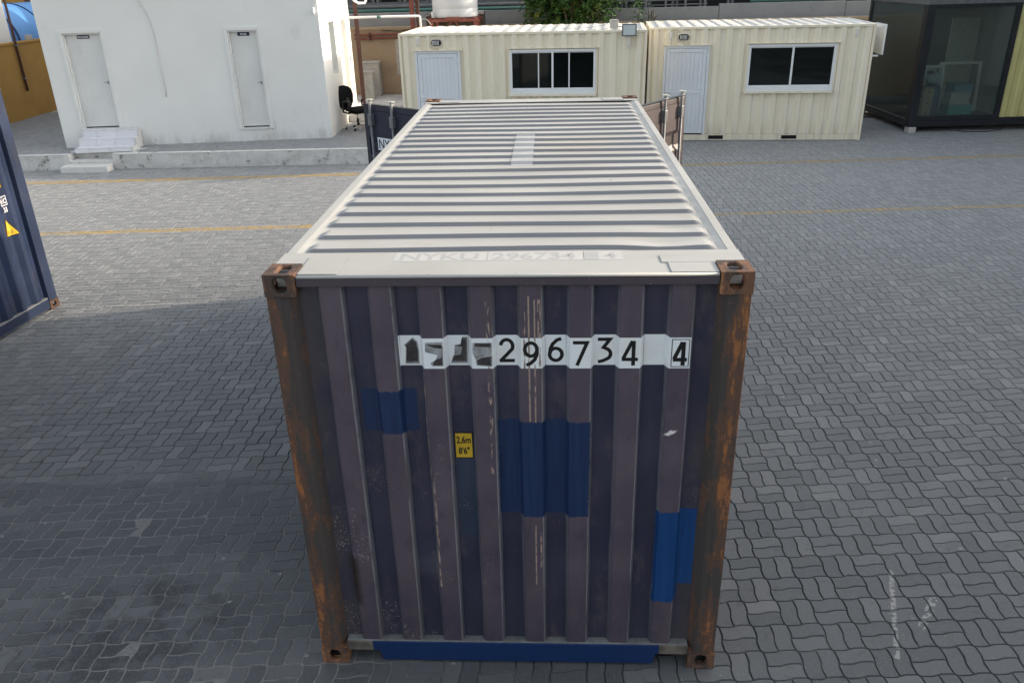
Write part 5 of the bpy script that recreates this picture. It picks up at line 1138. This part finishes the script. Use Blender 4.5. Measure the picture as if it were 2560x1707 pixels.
for lab, x, y, w, d, h in (('tall pale concrete plinth at the foot of the tan wall', -5.75, 23.15, .52, .35, 1.02), ('low pale concrete plinth in front of the taller one', -5.62, 22.55, .30, .35, .78)):
    p_ = thing('concrete_plinth', lab, 'plinth', (x, y, ZP - .012)); MB().box(0, w, 0, d, 0, h).build('plinth', MT['conc'], p_, bevel=.01); MB().box(-.02, w + .02, -.02, d + .02, h, h + .05).build('cap', MT['conc'], p_, bevel=.01)
# pole from the office to the cabin roof
pl = thing('water_pipe', 'white pipe bridging from the office wall to the left cabin roof', 'pipe', (-5.10, 18.10, 2.94))
MB().tube([(0, 0, 0), (1.0, .32, -.01), (1.93, .62, -.025), (1.955, .625, -.04), (1.965, .63, -.28)], .030, 10).build('pipe', MT['aluframe'], pl, smooth=True)
MB().tube([(.90, .288, -.009), (.99, .317, -.010)], .034, 10).build('tape_wrap', MT['teal'], pl, smooth=True)
MB().tube([(-.01, -.0, 0), (.03, .01, 0)], .05, 10).build('wall_flange', MT['aluframe'], pl)
MB().tube([(1.98, .63, -.12), (2.05, .62, -.09), (2.15, .60, -.12), (2.25, .56, -.24)], .007, 6).build('wire', MT['cable'], pl)
tag(MB().tube([(-5.12, 19.65, 3.6), (-5.05, 19.7, 3.30), (-4.96, 19.8, 3.22), (-4.80, 19.9, 3.22), (-4.76, 19.9, 3.30), (-4.76, 19.9, 3.9)], .035, 9).build('drain_pipe', MT['aluframe'], smooth=True), 'white bent drain pipe high on the office back corner', 'pipe')
# white water tank on its stand
ts = thing('tank_stand', 'rusty red steel stand under the white water tank', 'stand', (-2.52, 21.5, 0))
for x in (-.62, .62):
    for y in (-.6, .6): MB().box(x - .045, x + .045, y - .045, y + .045, -.02, 2.64).build('leg', MT['redsteel'], ts, bevel=.004)
for y in (-.62, .62): MB().box(-.72, .72, y - .03, y + .03, 2.64, 2.71).build('beam', MT['redsteel'], ts, bevel=.004)
for k in range(5): MB().box(-.70 + k * .32, -.62 + k * .32, -.66, .66, 2.71, 2.735).build('slat', MT['redsteel'], ts, bevel=.003)
for sx in (-1, 1): MB().tube([(sx * .58, -.6, 1.9), (sx * .05, -.6, 2.64)], .022, 6).build('brace', MT['redsteel'], ts)
MB().box(-.20, .20, -.70, -.651, 2.69, 2.77).build('tank_stop', MT['redsteel'], ts, bevel=.003)
tk = thing('water_tank', 'white plastic water tank on the red stand behind the left cabin', 'tank', (-2.52, 21.5, 2.735))
pr = [(.60, 0), (.645, .02), (.655, .06)]
for k in range(4):
    z = .24 + k * .28; pr += [(.655, z - .025), (.648, z - .012), (.648, z + .012), (.655, z + .025)]
pr += [(.655, 1.35), (.60, 1.45), (.30, 1.58), (.22, 1.60)]
smooth_by_angle(MB().lathe(pr, (0, 0, 0), 40).build('tank_body', MT['whitetank'], tk), 50); MB().lathe([(.23, 1.60), (.23, 1.68), (.20, 1.70)], (0, 0, 0), 20).build('lid', MT['whitetank'], tk)
m_ = MB(); m_.tube([(-.58, -.38, .02), (-.60, -.50, .04), (-.60, -.52, .12)], .028, 8); m_.lathe([(.03, .11), (.03, .17), (.014, .18)], (-.60, -.52, 0), 8); m_.build('valve', MT['cable'], tk)
cv = thing('covered_crate', 'dark brown covered crate behind the tank stand', 'crate', (-3.5, 22.3, 0))
MB().prism([(0, 0), (1.72, 0), (1.72, 2.80), (1.60, 2.83), (.30, 2.74), (0, 2.74)], 0, .9, 'y').build('cover', MT['darkbrown'], cv, bevel=.02)
MB().box(1.56, 1.73, -.02, .30, 2.76, 2.86).build('pale_edge', MT['conc'], cv, bevel=.015)

# ------------------------------------------------------------------ vegetation
def leaf_quads(mb, c, d, L, w):
    d = Vector(d).normalized(); s = d.cross(Vector((random.uniform(-1, 1), random.uniform(-1, 1), random.uniform(-1, 1))))
    if s.length < 1e-3: return
    s.normalize(); c = Vector(c); up = d.cross(s) * (L * .10)
    mb.add([c, c + d * L * .5 + s * w / 2 + up, c + d * L, c + d * L * .5 - s * w / 2 + up], [(0, 1, 2, 3)])
tr = thing('tree', 'bushy green tree with yellowing leaves behind the left cabin', 'tree', (.85, 22.9, 0))
trunk = MB(); tips = []
def limb(p, q, r0, r1, n=5):
    p, q = Vector(p), Vector(q); pts = [p.lerp(q, i / n) + Vector((random.gauss(0, .03), random.gauss(0, .03), 0)) * (1 if 0 < i < n else 0) for i in range(n + 1)]
    trunk.tube(pts, [r0 + (r1 - r0) * i / n for i in range(n + 1)], 7); return pts
limb((0, 0, -.02), (0, 0, 1.5), .11, .085)
for k in range(9):
    a = 2 * math.pi * k / 9 + random.uniform(-.3, .3); q = (math.cos(a) * random.uniform(.5, 1.1), math.sin(a) * random.uniform(.3, .7), random.uniform(2.5, 3.6)); limb((0, 0, 1.4), q, .055, .02)
    for j in range(6):
        e = Vector(q) + Vector((random.gauss(0, .45), random.gauss(0, .35), random.gauss(.1, .45))); limb(q, e, .018, .006, 3); tips.append(e)
trunk.build('trunk', MT['bark'], tr, smooth=True)
crown = MB()
clumps = [Vector((random.uniform(-1.4, 1.5), random.uniform(-.7, .7), random.uniform(2.35, 4.7))) for _ in range(230)] + tips
for c in clumps:
    e = ((c.x - .05) / 1.55) ** 2 + (c.y / .85) ** 2 + ((c.z - 3.5) / 1.35) ** 2
    if e > 1.05 + random.uniform(-.2, .2): continue
    for t_ in range(7):                                   # twig with paired leaflets
        d = Vector((random.gauss(0, 1), random.gauss(0, .8) - .4, random.gauss(-.15, .7))).normalized(); o_ = c + Vector((random.gauss(0, .14), random.gauss(0, .12), random.gauss(0, .12))); Lt = random.uniform(.16, .34)
        for j in range(7):
            b_ = o_ + d * (Lt * j / 6) + Vector((0, 0, -.10 * (j / 6) ** 2)); side = d.cross(Vector((0, 0, 1)))
            for sg in (-1, 1): leaf_quads(crown, b_, d * .5 + side * sg + Vector((0, 0, random.uniform(-.5, .2))), random.uniform(.08, .14), random.uniform(.034, .058))
crown.build('crown', MT['leaf'], tr); print('leaves', len(crown.f))
sp = thing('sapling', 'small sapling with ferny leaves behind the gap between the cabins', 'sapling', (2.86, 22.4, 0))
MB().tube([(0, 0, -.02), (.02, 0, 1.5), (-.02, 0, 2.5), (.05, 0, 3.15)], [.03, .024, .014, .005], 6).build('trunk', MT['bark'], sp, smooth=True)
cr = MB()
for k in range(26):
    z = 2.35 + k * .035; a = random.uniform(0, 6.28); d = Vector((math.cos(a), math.sin(a) * .7, .25)); L_ = random.uniform(.25, .48)
    for j in range(9):
        t_ = j / 8; b_ = Vector((0, 0, z)) + d * L_ * t_ + Vector((0, 0, -.22 * t_ * t_)); side = d.cross(Vector((0, 0, 1)))
        for sg in (-1, 1): leaf_quads(cr, b_, d * .4 + side * sg, random.uniform(.07, .11), .028)
cr.build('crown', MT['leaf2'], sp)
sn = thing('dead_shrub', 'bare brown dead stems right of the sapling', 'shrub', (3.2, 22.5, 0))
m_ = MB()
for a, h in ((-.05, 2.85), (.05, 2.72), (.12, 2.78)):
    m_.tube([(0, 0, -.02), (a * .3, 0, 1.4), (a, 0, h)], [.035, .03, .015], 6); m_.tube([(a * .8, 0, h - .35), (a + .10, .02, h - .18), (a + .17, .02, h - .12)], [.012, .01, .004], 5)
m_.build('stems', MT['bark'], sn, smooth=True)

# ------------------------------------------------------------------ far left: ochre wall, blue tank
ow = thing('ochre_wall', 'ochre painted boundary wall left of the office', 'wall', (-15.2, 16, 0))
MB().box(0, .2, 0, 12, -.02, 2.34).build('wall', MT['ochre'], ow, bevel=.004); MB().box(-.03, .23, 0, 12, 2.34, 2.40).build('coping', MT['ochre'], ow, bevel=.008)
dp = thing('drainpipe', 'brown downpipe on the ochre wall', 'pipe', (-14.95, 20.12, 0))
MB().tube([(0, 0, 1.08), (0, 0, 4.4)], .035, 8).build('pipe', MT['brownpost'], dp, smooth=True)
for z in (1.4, 2.3): MB().box(-.05, .05, -.045, .045, z, z + .04).build('clamp', MT['galv'], dp, bevel=.004)
bt = thing('water_tank', 'big blue cylindrical tank behind the ochre wall', 'tank', (-17.12, 22.0, 2.2))
smooth_by_angle(MB().lathe([(.4, -.22), (.9, -.12), (1.15, 0), (1.15, 3.4), (.9, 3.5)], (0, 0, 0), 48, 'y').build('tank_body', MT['bluetank'], bt), 40)
MB().lathe([(1.155, -.012), (1.18, -.012), (1.18, .03), (1.155, .03)], (0, 0, 0), 48, 'y').build('seam', MT['bluetank_d'], bt); MB().lathe([(1.155, 1.5), (1.175, 1.5), (1.175, 1.54), (1.155, 1.54)], (0, 0, 0), 48, 'y').build('seam', MT['bluetank_d'], bt)
for y in (.6, 2.8): MB().box(-1.0, 1.0, y, y + .3, -2.22, -.55).build('cradle', MT['conc'], bt, bevel=.01)
hut = thing('white_hut', 'white hut behind the ochre wall at the far left', 'hut', (-18.2, 18.0, 0))
MB().box(0, 2.7, 0, 2.85, 0, 4.4).build('wall', MT['plaster'], hut, bevel=.006); MB().box(-.1, 2.8, -.1, 2.95, 4.4, 4.5).build('roof', MT['plaster'], hut, bevel=.01)
MB().box(2.702, 2.735, 1.9, 2.0, 2.4, 4.39).build('corner_trim', MT['cream'], hut, bevel=.003)
wb_ = thing('meter_box', 'small grey box on top of the ochre wall', 'box', (-15.1, 21.05, 2.40)); MB().box(-.06, .06, -.1, .1, 0, .14).build('box_body', MT['conc'], wb_, bevel=.01)
ob = thing('ochre_building', 'ochre building far behind the blue tank', 'building', (-24, 29, 0))
MB().box(0, 13, 0, 3, 0, 5.5).build('wall', MT['ochre'], ob); MB().box(-.2, 13.2, -.2, 3.2, 5.5, 5.7).build('roof', MT['brownpost'], ob)
for k in range(4): MB().box(1.2 + 3 * k, 2.2 + 3 * k, -.03, .05, 3.2, 4.4).build('window', MT['brownpost'], ob, bevel=.01)

# ------------------------------------------------------------------ unseen building added beyond the right edge, only to shade the yard
wh = thing('shade_building', 'unseen pale building added right of the yard for its shade', 'building', (16.0, -18, 0))
MB().box(0, 9, 0, 36.5, -.02, 5.55).build('wall', MT['shade_building'], wh); MB().box(-.08, 9.1, -.1, 36.6, 5.55, 5.76).build('roof', MT['shade_building'], wh, bevel=.02)
for k in range(5):
    d_ = MB().box(-.03, .0, 2.5 + 7 * k, 6.5 + 7 * k, 0, 4.2).build('shade_building_door', MT['trussgrey'], wh, bevel=.01)
    for j in range(12): MB().box(-.045, -.0305, 2.55 + 7 * k, 6.45 + 7 * k, .04 + j * .345, .34 + j * .345).build('shade_building_slat', MT['galv_dark'], d_, bevel=.01)
